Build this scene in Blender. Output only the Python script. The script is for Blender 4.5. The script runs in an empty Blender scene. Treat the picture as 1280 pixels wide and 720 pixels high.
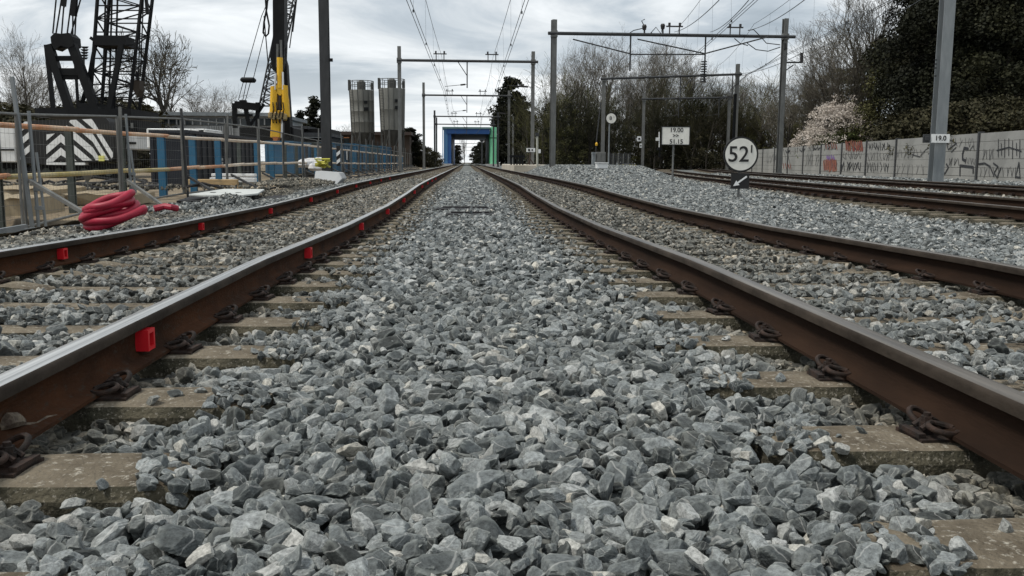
import bpy, bmesh, math, random
import numpy as np
from mathutils import Vector, Matrix, Euler
R = math.radians
random.seed(7); rng = np.random.default_rng(7)
SC = bpy.context.scene
COL = SC.collection

# ---------------------------------------------------------------- camera
F_PX = 1150.0
CAMZ = 0.638
yaw, pitch, roll = R(2.86), R(7.76), R(0.38)
Fv = Vector((math.sin(yaw)*math.cos(pitch), math.cos(yaw)*math.cos(pitch), -math.sin(pitch)))
Rv = Vector((math.cos(yaw), -math.sin(yaw), 0)); Uv = Rv.cross(Fv)
R2 = Rv*math.cos(roll)+Uv*math.sin(roll); U2 = -Rv*math.sin(roll)+Uv*math.cos(roll)
cam = bpy.data.cameras.new('camera'); camo = bpy.data.objects.new('camera', cam); COL.objects.link(camo)
m = Matrix((R2, U2, -Fv)).transposed().to_4x4(); m.translation = Vector((0, 0, CAMZ)); camo.matrix_world = m
cam.sensor_width = 36; cam.lens = 36*F_PX/1280; cam.clip_end = 5000; cam.clip_start = 0.05
cam.dof.use_dof = False
SC.camera = camo
SC.render.resolution_x = 1280; SC.render.resolution_y = 720

def at(px, py, Y):
    """the point of the place, Y metres up the line, that the photograph shows at px, py"""
    d = R2*((px-640)/F_PX) - U2*((py-360)/F_PX) + Fv
    t = Y/d.y
    return Vector((d.x*t, Y, CAMZ+d.z*t))

# ---------------------------------------------------------------- light
w = bpy.data.worlds.new('World'); SC.world = w; w.use_nodes = True
nt = w.node_tree; nt.nodes.clear()
def N(t, typ, **k):
    n = t.nodes.new(typ)
    for a, b in k.items():
        if a.startswith('i_'): n.inputs[a[2:].replace('_', ' ')].default_value = b
        else: setattr(n, a, b)
    return n
SUN_EL, SUN_ROT = R(58), R(-105)
sky = N(nt, 'ShaderNodeTexSky', sky_type='NISHITA', sun_disc=False, sun_elevation=SUN_EL, sun_rotation=SUN_ROT)
skb = N(nt, 'ShaderNodeVectorMath', operation='SCALE'); skb.inputs[3].default_value = 0.085
nt.links.new(sky.outputs[0], skb.inputs[0])
tc = N(nt, 'ShaderNodeTexCoord'); sp = N(nt, 'ShaderNodeSeparateXYZ'); nt.links.new(tc.outputs['Generated'], sp.inputs[0])
ab = N(nt, 'ShaderNodeMath', operation='ABSOLUTE'); nt.links.new(sp.outputs['Z'], ab.inputs[0])
zz = N(nt, 'ShaderNodeMath', operation='ADD'); zz.inputs[1].default_value = 0.13; nt.links.new(ab.outputs[0], zz.inputs[0])
dx = N(nt, 'ShaderNodeMath', operation='DIVIDE'); dy = N(nt, 'ShaderNodeMath', operation='DIVIDE')
nt.links.new(sp.outputs['X'], dx.inputs[0]); nt.links.new(zz.outputs[0], dx.inputs[1])
nt.links.new(sp.outputs['Y'], dy.inputs[0]); nt.links.new(zz.outputs[0], dy.inputs[1])
cb = N(nt, 'ShaderNodeCombineXYZ'); nt.links.new(dx.outputs[0], cb.inputs[0]); nt.links.new(dy.outputs[0], cb.inputs[1])
mp = N(nt, 'ShaderNodeMapping'); mp.inputs['Scale'].default_value = (0.62, 1.15, 1); mp.inputs['Location'].default_value = (1.3, 0.4, 0)
mp.inputs['Rotation'].default_value = (0, 0, R(8))
nt.links.new(cb.outputs[0], mp.inputs[0])
n1 = N(nt, 'ShaderNodeTexNoise'); n1.inputs['Scale'].default_value = 1.0; n1.inputs['Detail'].default_value = 9; n1.inputs['Roughness'].default_value = 0.57; n1.inputs['Distortion'].default_value = 0.9
nt.links.new(mp.outputs[0], n1.inputs[0])
cr = N(nt, 'ShaderNodeValToRGB'); e = cr.color_ramp
e.elements[0].position = 0.33; e.elements[0].color = (0.29, 0.335, 0.375, 1)
e.elements[1].position = 0.66; e.elements[1].color = (0.80, 0.82, 0.83, 1)
x = e.elements.new(0.44); x.color = (0.40, 0.445, 0.485, 1)
x = e.elements.new(0.53); x.color = (0.57, 0.60, 0.62, 1)
nt.links.new(n1.outputs['Fac'], cr.inputs[0])
# brighter cloud base near the horizon all the way round
hz = N(nt, 'ShaderNodeMapRange'); hz.inputs['From Min'].default_value = 0.0; hz.inputs['From Max'].default_value = 0.11
hz.inputs['To Min'].default_value = 0.6; hz.inputs['To Max'].default_value = 0.0
nt.links.new(ab.outputs[0], hz.inputs['Value'])
mh = N(nt, 'ShaderNodeMix', data_type='RGBA'); nt.links.new(hz.outputs[0], mh.inputs['Factor']); nt.links.new(cr.outputs[0], mh.inputs['A'])
mh.inputs['B'].default_value = (0.80, 0.82, 0.83, 1)
mx = N(nt, 'ShaderNodeMix', data_type='RGBA'); mx.inputs['Factor'].default_value = 0.93
nt.links.new(skb.outputs[0], mx.inputs['A']); nt.links.new(mh.outputs['Result'], mx.inputs['B'])
bg = N(nt, 'ShaderNodeBackground'); bg.inputs['Strength'].default_value = 0.74
out = N(nt, 'ShaderNodeOutputWorld'); nt.links.new(mx.outputs['Result'], bg.inputs[0]); nt.links.new(bg.outputs[0], out.inputs[0])

sl = bpy.data.lights.new('sun', 'SUN'); sl.energy = 1.5; sl.angle = R(10); sl.color = (1, 0.95, 0.87)
so = bpy.data.objects.new('sun', sl); COL.objects.link(so)
so.rotation_euler = (Vector((math.sin(SUN_ROT)*math.cos(SUN_EL), math.cos(SUN_ROT)*math.cos(SUN_EL), math.sin(SUN_EL)))).to_track_quat('Z', 'Y').to_euler()
SC.view_settings.view_transform = 'Standard'; SC.view_settings.look = 'None'
SC.view_settings.exposure = 0.95; SC.view_settings.gamma = 1.0

# ---------------------------------------------------------------- helpers
def tag(o, label=None, cat=None, group=None, kind=None):
    if label: o['label'] = label
    if cat: o['category'] = cat
    if group: o['group'] = group
    if kind: o['kind'] = kind
    return o
def thing(name, label, cat, loc=(0, 0, 0), group=None, rz=0):
    o = bpy.data.objects.new(name, None); COL.objects.link(o); o.empty_display_size = 0.2
    o.location = loc; o.rotation_euler = (0, 0, rz)
    return tag(o, label, cat, group)
def copy_tree(o, parent=None):
    c = o.copy(); COL.objects.link(c); c.parent = parent
    for ch in [k for k in KIDS.get(o.name, [])]:
        cc = copy_tree(ch, c); KIDS.setdefault(c.name, []).append(cc)
    return c
KIDS = {}
ORD = ['nearest', 'second', 'third', 'fourth', 'fifth', 'sixth', 'seventh', 'eighth', 'ninth', 'tenth', 'eleventh', 'twelfth', 'thirteenth',
       'fourteenth', 'fifteenth', 'sixteenth', 'seventeenth', 'eighteenth', 'nineteenth', 'twentieth', 'twenty-first', 'twenty-second',
       'twenty-third', 'twenty-fourth', 'twenty-fifth', 'twenty-sixth', 'twenty-seventh', 'twenty-eighth', 'twenty-ninth', 'thirtieth']

class MB:
    def __init__(s): s.v = []; s.f = []; s.mi = []; s.cur = 0
    def add(s, vs, fs):
        b = len(s.v); s.v += [tuple(p) for p in vs]; s.f += [tuple(i+b for i in q) for q in fs]; s.mi += [s.cur]*len(fs); return s
    def box(s, c, d, rot=None, taper=1.0):
        c = Vector(c); hx, hy, hz = d[0]/2, d[1]/2, d[2]/2; vs = []
        for z in (-1, 1):
            t = taper if z > 0 else 1
            for (x, y) in ((-1, -1), (1, -1), (1, 1), (-1, 1)):
                p = Vector((x*hx*t, y*hy*t, z*hz))
                if rot is not None: p = rot @ p
                vs.append(c+p)
        return s.add(vs, [(0, 3, 2, 1), (4, 5, 6, 7), (0, 1, 5, 4), (1, 2, 6, 5), (2, 3, 7, 6), (3, 0, 4, 7)])
    def span(s, a, b):
        a = Vector(a); b = Vector(b)
        return s.box((a+b)/2, (abs(b.x-a.x), abs(b.y-a.y), abs(b.z-a.z)))
    def bar(s, p, q, wx, wy):
        """rectangular bar from p to q"""
        p = Vector(p); q = Vector(q); d = (q-p); L = d.length
        rot = d.to_track_quat('Z', 'Y').to_matrix()
        return s.box((p+q)/2, (wx, wy, L), rot)
    def tube(s, pts, r, n=6, cap=True, closed=False):
        pts = [Vector(p) for p in pts]; m = len(pts); rs = r if hasattr(r, '__len__') else [r]*m
        vs = []; up = None
        for i, p in enumerate(pts):
            if closed: t = pts[(i+1) % m]-pts[i-1]
            else: t = (pts[min(i+1, m-1)]-pts[max(i-1, 0)])
            if t.length < 1e-9: t = Vector((0, 0, 1))
            t.normalize()
            if up is None:
                up = t.orthogonal().normalized()
            else:
                up = (up - t*up.dot(t))
                if up.length < 1e-6: up = t.orthogonal()
                up.normalize()
            q = t.cross(up)
            for k in range(n):
                a = 2*math.pi*k/n
                vs.append(p+(up*math.cos(a)+q*math.sin(a))*rs[i])
        fs = []
        for i in range(m-1 if not closed else m):
            j = (i+1) % m
            for k in range(n):
                l = (k+1) % n
                fs.append((i*n+k, i*n+l, j*n+l, j*n+k))
        if cap and not closed:
            fs.append(tuple(reversed(range(n)))); fs.append(tuple((m-1)*n+k for k in range(n)))
        return s.add(vs, fs)
    def lathe(s, c, prof, n=16, axis='Z'):
        c = Vector(c); vs = []; fs = []
        for (r, z) in prof:
            for k in range(n):
                a = 2*math.pi*k/n
                p = Vector((r*math.cos(a), r*math.sin(a), z))
                if axis == 'Y': p = Vector((p.x, p.z, p.y))
                if axis == 'X': p = Vector((p.z, p.x, p.y))
                vs.append(c+p)
        for i in range(len(prof)-1):
            for k in range(n):
                l = (k+1) % n; fs.append((i*n+k, i*n+l, (i+1)*n+l, (i+1)*n+k))
        fs.append(tuple(reversed(range(n)))); fs.append(tuple((len(prof)-1)*n+k for k in range(n)))
        return s.add(vs, fs)
    def poly(s, pts, d):
        """flat outline pts pushed along vector d into a solid"""
        pts = [Vector(p) for p in pts]; d = Vector(d); n = len(pts)
        vs = pts+[p+d for p in pts]
        fs = [tuple(range(n)), tuple(reversed(range(n, 2*n)))]+[(i, i+n, (i+1) % n+n, (i+1) % n) for i in range(n)]
        return s.add(vs, fs)
    def ibeam(s, p, q, wd, dp, t=0.02, xdir=(1, 0, 0)):
        p = Vector(p); q = Vector(q); u = (q-p).normalized(); xd = Vector(xdir); xd = (xd-u*xd.dot(u)).normalized(); yd = u.cross(xd)
        rot = Matrix((xd, yd, u)).transposed(); L = (q-p).length; c = (p+q)/2
        s.box(c+yd*(dp/2-t/2), (wd, t, L), rot); s.box(c-yd*(dp/2-t/2), (wd, t, L), rot)
        s.box(c, (t, dp-2*t, L), rot)
        return s
    def mesh(s, name, mats, smooth=False, off=(0, 0, 0)):
        me = bpy.data.meshes.new(name); o = Vector(off)
        me.from_pydata([(p[0]-o.x, p[1]-o.y, p[2]-o.z) for p in s.v], [], s.f)
        if not isinstance(mats, (list, tuple)): mats = [mats]
        for a in mats: me.materials.append(a)
        me.polygons.foreach_set('material_index', s.mi)
        if smooth: me.polygons.foreach_set('use_smooth', [True]*len(s.f))
        bm = bmesh.new(); bm.from_mesh(me); bmesh.ops.recalc_face_normals(bm, faces=bm.faces); bm.to_mesh(me); bm.free()
        me.update(); return me
    def build(s, name, mats, parent=None, smooth=False, bevel=0, local=False, **k):
        off = (0, 0, 0)
        if parent is not None and not local: off = parent.location
        if parent is not None and parent.parent is not None and not local: off = Vector(parent.location)+Vector(parent.parent.location)
        o = link(name, s.mesh(name, mats, smooth, off), parent)
        if smooth:
            try: o.data.set_sharp_from_angle(angle=R(35))
            except Exception: pass
        if bevel:
            b = o.modifiers.new('b', 'BEVEL'); b.width = bevel; b.segments = 1; b.limit_method = 'ANGLE'
        return tag(o, **k)
def link(name, me, parent=None):
    o = bpy.data.objects.new(name, me); COL.objects.link(o)
    if parent is not None: o.parent = parent; KIDS.setdefault(parent.name, []).append(o)
    return o

# ---------------------------------------------------------------- materials
MATS = {}
def pmat(name, col, rough=0.8, metal=0.0, col2=None, scale=4.0, detail=6, lo=0.35, hi=0.7, bump=0.0, bscale=40, stretch=(1, 1, 1), col3=None, emit=None, spec=0.4, trans=0):
    m = bpy.data.materials.new(name); m.use_nodes = True; t = m.node_tree; b = t.nodes['Principled BSDF']
    b.inputs['Roughness'].default_value = rough; b.inputs['Metallic'].default_value = metal
    b.inputs['Base Color'].default_value = (*col, 1); b.inputs['Specular IOR Level'].default_value = spec
    if trans: b.inputs['Transmission Weight'].default_value = trans
    if emit: b.inputs['Emission Color'].default_value = (*emit[0], 1); b.inputs['Emission Strength'].default_value = emit[1]
    if col2 or bump:
        tc = N(t, 'ShaderNodeTexCoord'); mp = N(t, 'ShaderNodeMapping'); mp.inputs['Scale'].default_value = stretch
        t.links.new(tc.outputs['Object'], mp.inputs[0])
    if col2:
        n = N(t, 'ShaderNodeTexNoise'); n.inputs['Scale'].default_value = scale; n.inputs['Detail'].default_value = detail; n.inputs['Roughness'].default_value = 0.62
        t.links.new(mp.outputs[0], n.inputs[0])
        c = N(t, 'ShaderNodeValToRGB'); c.color_ramp.elements[0].position = lo; c.color_ramp.elements[1].position = hi
        c.color_ramp.elements[0].color = (*col, 1); c.color_ramp.elements[1].color = (*col2, 1)
        t.links.new(n.outputs['Fac'], c.inputs[0]); outc = c.outputs[0]
        if col3:
            n3 = N(t, 'ShaderNodeTexNoise'); n3.inputs['Scale'].default_value = scale*11; n3.inputs['Detail'].default_value = 7; n3.inputs['Roughness'].default_value = 0.7
            t.links.new(mp.outputs[0], n3.inputs[0])
            r3 = N(t, 'ShaderNodeMapRange'); r3.inputs['From Min'].default_value = 0.55; r3.inputs['From Max'].default_value = 0.66
            t.links.new(n3.outputs['Fac'], r3.inputs['Value'])
            x = N(t, 'ShaderNodeMix', data_type='RGBA'); t.links.new(r3.outputs[0], x.inputs['Factor']); t.links.new(outc, x.inputs['A']); x.inputs['B'].default_value = (*col3, 1)
            outc = x.outputs['Result']
        t.links.new(outc, b.inputs['Base Color'])
    if bump:
        n2 = N(t, 'ShaderNodeTexNoise'); n2.inputs['Scale'].default_value = bscale; n2.inputs['Detail'].default_value = 5
        t.links.new(mp.outputs[0], n2.inputs[0]); bp = N(t, 'ShaderNodeBump'); bp.inputs['Strength'].default_value = bump; bp.inputs['Distance'].default_value = 0.01
        t.links.new(n2.outputs['Fac'], bp.inputs['Height']); t.links.new(bp.outputs[0], b.inputs['Normal'])
    MATS[name] = m; return m

rust = pmat('rail_rust', (0.020, 0.011, 0.007), 0.9, 0.0, (0.080, 0.033, 0.015), 2.2, 10, 0.36, 0.70, 0.4, 60, (1, 0.8, 2), spec=0.08, col3=(.045, .034, .026))
rust2 = pmat('rail_rust_dark', (0.016, 0.0095, 0.0065), 0.9, 0.0, (0.036, 0.020, 0.0125), 3.0, 8, 0.35, 0.75, 0.2, 60, (1, 0.5, 3), spec=0.08)
headside = pmat('rail_head_side', (0.020, 0.015, 0.011), 0.8, 0.0, (0.055, 0.043, 0.033), 9, 8, 0.35, 0.7, 0.2, 80, (1, 0.5, 1), spec=.15)
steel = pmat('rail_polished', (0.34, 0.33, 0.31), 0.28, 0.85, (0.80, 0.78, 0.74), 5, 7, 0.38, 0.66, 0.05, 60, stretch=(14, 0.12, 1))
steeld = pmat('rail_worn_brown', (0.03, 0.025, 0.02), 0.38, 0.4, (0.16, 0.14, 0.115), 6, 4, 0.3, 0.7, stretch=(6, 0.15, 1))
clipm = pmat('clip_rust', (0.012, 0.008, 0.006), 0.75, 0.1, (0.045, 0.024, 0.016), 30, 5, 0.4, 0.7, 0.3, 200)
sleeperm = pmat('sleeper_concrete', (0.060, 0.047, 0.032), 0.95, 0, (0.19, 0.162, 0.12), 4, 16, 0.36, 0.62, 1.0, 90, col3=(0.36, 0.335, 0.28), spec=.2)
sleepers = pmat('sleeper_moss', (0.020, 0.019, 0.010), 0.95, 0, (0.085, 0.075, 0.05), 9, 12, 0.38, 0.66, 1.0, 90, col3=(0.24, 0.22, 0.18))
concrete = pmat('concrete', (0.30, 0.29, 0.27), 0.9, 0, (0.42, 0.41, 0.39), 1.5, 8, 0.3, 0.7, 0.3, 60)
wallm = pmat('wall_concrete', (0.19, 0.192, 0.184), 0.9, 0, (0.30, 0.30, 0.285), .5, 12, 0.33, 0.68, 0.4, 30, (1, 1, .6))
darkpost = pmat('wall_post', (0.05, 0.052, 0.055), 0.7, 0.2)
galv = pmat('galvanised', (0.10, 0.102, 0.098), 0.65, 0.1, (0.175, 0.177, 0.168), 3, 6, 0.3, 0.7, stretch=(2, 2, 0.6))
galvd = pmat('galvanised_dark', (0.024, 0.026, 0.028), 0.7, 0.1, (0.048, 0.05, 0.052), 3, 6, 0.3, 0.7, stretch=(2, 2, 0.5))  # darker grey for silhouettes: the backlit tone is put into the colour
galvl = pmat('galvanised_light', (0.15, 0.168, 0.178), 0.55, 0.15, (0.23, 0.248, 0.255), 2.5, 7, 0.3, 0.7, stretch=(2, 2, 0.5))
wirem = pmat('wire', (0.04, 0.045, 0.05), 0.6, 0.3)
insul = pmat('insulator', (0.02, 0.018, 0.018), 0.35)
blackm = pmat('black_steel', (0.003, 0.0033, 0.004), 0.6, 0.0, (0.008, 0.009, 0.010), 2, 5, spec=.2)
black2 = pmat('black_rubber', (0.012, 0.012, 0.013), 0.8)
white = pmat('white_paint', (0.76, 0.77, 0.76), 0.5, 0, (0.55, 0.56, 0.55), 1.5, 7, 0.45, 0.8)
signw = pmat('sign_white', (0.74, 0.73, 0.67), 0.55, 0, (0.56, 0.55, 0.50), 3, 6, 0.4, 0.8)
signk = pmat('sign_black', (0.012, 0.012, 0.012), 0.6)
yellow = pmat('yellow_paint', (0.72, 0.42, 0.02), 0.5, 0, (0.60, 0.33, 0.02), 2, 6, 0.4, 0.8)
redm = pmat('red_plastic', (0.55, 0.012, 0.02), 0.35, spec=0.5)
redd = pmat('red_plastic_dark', (0.22, 0.006, 0.010), 0.5)
hose = pmat('hose_red', (0.34, 0.010, 0.036), 0.5, 0, (0.24, 0.008, 0.024), 6, 5)
bluep = pmat('blue_paint', (0.012, 0.10, 0.19), 0.6, 0, (0.03, 0.14, 0.25), 2, 6)
blued = pmat('blue_container', (0.022, 0.085, 0.16), 0.6, 0, (0.04, 0.12, 0.20), 1.5, 7, 0.3, 0.7)
bluet = pmat('blue_teal', (0.02, 0.075, 0.11), 0.7, 0, (0.035, 0.11, 0.15), 1.5, 7)
navy = pmat('navy_container', (0.004, 0.006, 0.012), 0.6, 0, (0.008, 0.012, 0.020), 1.5, 7)
portblue = pmat('overpass_blue', (0.015, 0.075, 0.24), 0.5)
portlit = pmat('overpass_blue_lit', (0.06, 0.17, 0.33), 0.5)  # front faces of the same blue pillar, their brighter light put into the colour
portgreen = pmat('overpass_green', (0.18, 0.52, 0.30), 0.5)
greend = pmat('overpass_green_dark', (0.01, 0.13, 0.04), 0.5)
pipeo = pmat('pipe_orange', (0.50, 0.22, 0.10), 0.6, 0, (0.62, 0.46, 0.32), 1.2, 6, 0.4, 0.6)
pipey = pmat('pipe_yellow', (0.36, 0.29, 0.10), 0.6, 0, (0.5, 0.42, 0.25), 1.2, 6, 0.4, 0.6)
pipew = pmat('pipe_pale', (0.66, 0.58, 0.48), 0.6, 0, (0.55, 0.40, 0.27), 0.8, 6, 0.4, 0.7)
postg = pmat('post_green_grey', (0.045, 0.055, 0.05), 0.7, 0, (0.08, 0.09, 0.08), 3, 6)
silo = pmat('silo_steel', (0.12, 0.12, 0.108), 0.8, 0.0, (0.19, 0.19, 0.172), 1.2, 8, 0.35, 0.7, stretch=(3, 3, 0.25))
silod = pmat('silo_steel_dark', (0.05, 0.052, 0.048), 0.8, 0, (0.08, 0.08, 0.075), 1.2, 8, 0.35, 0.7, stretch=(3, 3, 0.3))
brown = pmat('brown_brick', (0.035, 0.026, 0.02), 0.9, 0, (0.07, 0.05, 0.038), 1, 8)
bgrey = pmat('pale_cladding', (0.36, 0.37, 0.37), 0.7, 0, (0.26, 0.27, 0.27), 0.5, 8, 0.4, 0.8)
glass = pmat('window_glass', (0.02, 0.028, 0.032), 0.12)
orange = pmat('orange_frame', (0.55, 0.25, 0.12), 0.6)
timber = pmat('timber', (0.38, 0.26, 0.13), 0.8, 0, (0.5, 0.37, 0.2), 3, 6, stretch=(1, 8, 8))
bark = pmat('bark', (0.035, 0.03, 0.024), 0.9, 0, (0.07, 0.062, 0.05), 3, 6)
barkp = pmat('bark_pale', (0.10, 0.095, 0.08), 0.9, 0, (0.16, 0.15, 0.13), 3, 6)
twig = pmat('twigs', (0.070, 0.062, 0.048), 0.9, 0, (0.14, 0.125, 0.10), 0.6, 3)
twigd = pmat('twigs_dark', (0.045, 0.039, 0.027), 0.9, 0, (0.085, 0.076, 0.055), 0.6, 3)
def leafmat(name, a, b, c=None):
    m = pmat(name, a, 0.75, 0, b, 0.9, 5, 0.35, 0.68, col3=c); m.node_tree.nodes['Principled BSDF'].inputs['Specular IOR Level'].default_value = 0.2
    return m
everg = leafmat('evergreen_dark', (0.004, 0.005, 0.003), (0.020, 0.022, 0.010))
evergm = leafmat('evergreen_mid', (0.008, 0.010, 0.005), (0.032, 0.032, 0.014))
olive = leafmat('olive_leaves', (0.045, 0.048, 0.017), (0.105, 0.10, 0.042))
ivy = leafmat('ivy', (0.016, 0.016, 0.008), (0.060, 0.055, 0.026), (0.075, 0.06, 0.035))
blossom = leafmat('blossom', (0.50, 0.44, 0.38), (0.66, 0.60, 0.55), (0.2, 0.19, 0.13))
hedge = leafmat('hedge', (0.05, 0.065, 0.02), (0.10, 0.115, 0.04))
# ---------------------------------------------------------------- the lie of the land
def lerp(x, xs, ys): return np.interp(x, xs, ys)
def zprof(Y):      # the old dip and crest in the main line
    return lerp(Y, [0, 4.6, 8, 12, 16, 20, 26, 60, 900], [0, 0, -.055, -.075, -.048, .0, .016, .015, .015])
XL, XR = -1.79, 1.93
def x3(Y):          # centre of the third track, which curves away
    t = np.maximum(np.asarray(Y, float)-12, -14); return 7.32+.075*t+.0010*t*t
T34 = 4.3
def x4(Y): return x3(Y)+T34
def sstep(a, b, x): t = np.clip((x-a)/(b-a), 0, 1); return t*t*(3-2*t)
def vn(x, y, s=1.0):  # cheap smooth noise
    return (np.sin(x*1.7*s+1.3)*np.cos(y*1.3*s+.7)+np.sin(x*.9*s-y*1.1*s+2.1)+.5*np.sin(x*3.1*s+y*2.7*s))/2.5
def glevel(X, Y):   # level of the top of the stones
    X = np.asarray(X, float); Y = np.asarray(Y, float)
    z = zprof(Y)-.012
    mid = np.exp(-((X-.07)/.45)**2)*.028
    z = z+mid
    right = sstep(3.1, 3.7, X)*(.0+.02*vn(X, Y, 1.3))
    mound = .50*sstep(18, 44, Y)*(1-sstep(95, 120, Y))*sstep(3.7, 5.2, X)*(1-sstep(-2.6, -1.3, X-x3(Y)))
    z = z+right+mound
    z = z - .03*sstep(-3.3, -4.6, -X*-1)*0
    for cf in (x3, x4): z = z+.045*np.exp(-((np.abs(X-cf(Y))-1.22)/.22)**2)
    z = np.where(X < -3.1, z-.08*sstep(3.1, 4.6, -X)+.02*vn(X, Y, 2.0), z)
    return z

def grid_mesh(name, xs_fn, ys, nx, zf, mats, kind='structure', label=None, cat=None, smooth=True):
    V = []; F = []
    for Y in ys:
        x0, x1 = xs_fn(Y)
        X = np.linspace(x0, x1, nx); Z = zf(X, np.full(nx, Y))
        V += list(zip(X.tolist(), [float(Y)]*nx, np.asarray(Z).tolist()))
    for i in range(len(ys)-1):
        for j in range(nx-1):
            a = i*nx+j; F.append((a, a+1, a+nx+1, a+nx))
    me = bpy.data.meshes.new(name); me.from_pydata(V, [], F)
    for mm in (mats if isinstance(mats, (list, tuple)) else [mats]): me.materials.append(mm)
    me.polygons.foreach_set('use_smooth', [smooth]*len(F))
    o = link(name, me); return tag(o, label, cat, None, kind)

# stone-coloured bed under the loose stones
def bedmat():
    m = bpy.data.materials.new('ballast_bed'); m.use_nodes = True; t = m.node_tree; b = t.nodes['Principled BSDF']; b.inputs['Roughness'].default_value = 0.95
    tc = N(t, 'ShaderNodeTexCoord')
    vo = N(t, 'ShaderNodeTexVoronoi'); vo.inputs['Scale'].default_value = 14; t.links.new(tc.outputs['Object'], vo.inputs['Vector'])
    sp = N(t, 'ShaderNodeSeparateColor'); t.links.new(vo.outputs['Color'], sp.inputs[0])
    cr = N(t, 'ShaderNodeValToRGB'); cr.color_ramp.elements[0].color = (0.03, 0.034, 0.033, 1); cr.color_ramp.elements[1].color = (0.21, 0.224, 0.214, 1)
    t.links.new(sp.outputs[0], cr.inputs[0])
    nz = N(t, 'ShaderNodeTexNoise'); nz.inputs['Scale'].default_value = 0.35; nz.inputs['Detail'].default_value = 5; t.links.new(tc.outputs['Object'], nz.inputs[0])
    # dirty strips between the rails
    s3 = N(t, 'ShaderNodeSeparateXYZ'); t.links.new(tc.outputs['Object'], s3.inputs[0])
    at_ = N(t, 'ShaderNodeAttribute', attribute_name='dirt')
    mx = N(t, 'ShaderNodeMix', data_type='RGBA', blend_type='MULTIPLY'); t.links.new(at_.outputs['Fac'], mx.inputs['Factor']); t.links.new(cr.outputs[0], mx.inputs['A']); mx.inputs['B'].default_value = (0.80, 0.72, 0.60, 1)
    t.links.new(mx.outputs['Result'], b.inputs['Base Color'])
    bp = N(t, 'ShaderNodeBump'); bp.inputs['Strength'].default_value = 1; bp.inputs['Distance'].default_value = 0.03; bp.invert = True
    t.links.new(vo.outputs['Distance'], bp.inputs['Height']); t.links.new(bp.outputs[0], b.inputs['Normal'])
    return m
bedm = bedmat()
def dirtf(X, Y):
    X = np.asarray(X, float); Y = np.asarray(Y, float)
    d = np.zeros_like(X)
    for c in (XL, XR): d = np.maximum(d, 1-sstep(.85, 1.35, np.abs(X-c)))
    d = d*sstep(2.0, 7.0, Y)*.6
    for c in (XL-.7525, XL+.7525, XR-.7525, XR+.7525): d = np.maximum(d, .8*(1-sstep(.08, .30, np.abs(X-c))))
    for cf in (x3, x4):
        d = np.maximum(d, 1-sstep(1.0, 1.5, np.abs(X-cf(Y))))
    d = np.maximum(d, .75*sstep(3.3, 4.2, -X))
    return d
ysb = list(np.arange(.4, 12, .12))+list(np.arange(12, 40, .3))+list(np.arange(40, 120, 1.0))+list(np.arange(120, 620, 10))
def bedx(Y): return (-4.9, float(x4(Y))+2.4 if Y < 150 else float(x4(150))+2.4)
bed = grid_mesh('track_bed', bedx, ysb, 110, lambda X, Y: glevel(X, Y)-.05, bedm)
co = np.empty(len(bed.data.vertices)*3); bed.data.vertices.foreach_get('co', co); co = co.reshape(-1, 3)
a = bed.data.attributes.new('dirt', 'FLOAT', 'POINT'); a.data.foreach_set('value', dirtf(co[:, 0], co[:, 1]).astype(np.float32))

# wide ground to the horizon
gm = pmat('ground_earth', (0.06, 0.06, 0.04), 0.95, 0, (0.12, 0.11, 0.075), 0.08, 8, 0.35, 0.7, 0.3, 3)
g = MB(); g.add([(-2500, -60, -.5), (2500, -60, -.5), (2500, 3500, -.5), (-2500, 3500, -.5)], [(0, 1, 2, 3)])
g.build('ground', gm, kind='structure')
# muddy building site to the left
soil = pmat('site_soil', (0.10, 0.075, 0.048), 0.95, 0, (0.30, 0.245, 0.165), 0.9, 10, 0.36, 0.66, 0.9, 14, col3=(0.07, 0.055, 0.04))
def site_z(X, Y):
    z = -.12+.04*vn(X, Y, .8)+.015*vn(X, Y, 5.1)
    pit = sstep(-4.75, -5.3, X)*(1-sstep(-8.6, -9.6, X))*0
    a = np.clip((-X-4.8)/.7, 0, 1)*(1-sstep(8.0, 9.0, -X))*(1-sstep(13.5, 15.5, Y))
    return z-.36*a+.09*a*np.abs(vn(X*1.6, Y*1.9, 2.3))
grid_mesh('site_ground', lambda Y: (-70, -4.86) if Y > 16 else (-24, -4.86), list(np.arange(5, 16, .1))+list(np.arange(16.01, 60, .8))+list(np.arange(60, 201, 10)), 240, site_z, soil)
# flat ground right of the tracks
verge = pmat('verge_soil', (0.16, 0.14, 0.10), 0.95, 0, (0.26, 0.24, 0.19), 0.5, 8, 0.35, 0.7, 0.5, 10)
grid_mesh('verge', lambda Y: (float(x4(min(Y, 150)))+2.2, 90), list(range(-2, 160, 4)), 40, lambda X, Y: -.22+.05*vn(X, Y, .3), verge)

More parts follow.
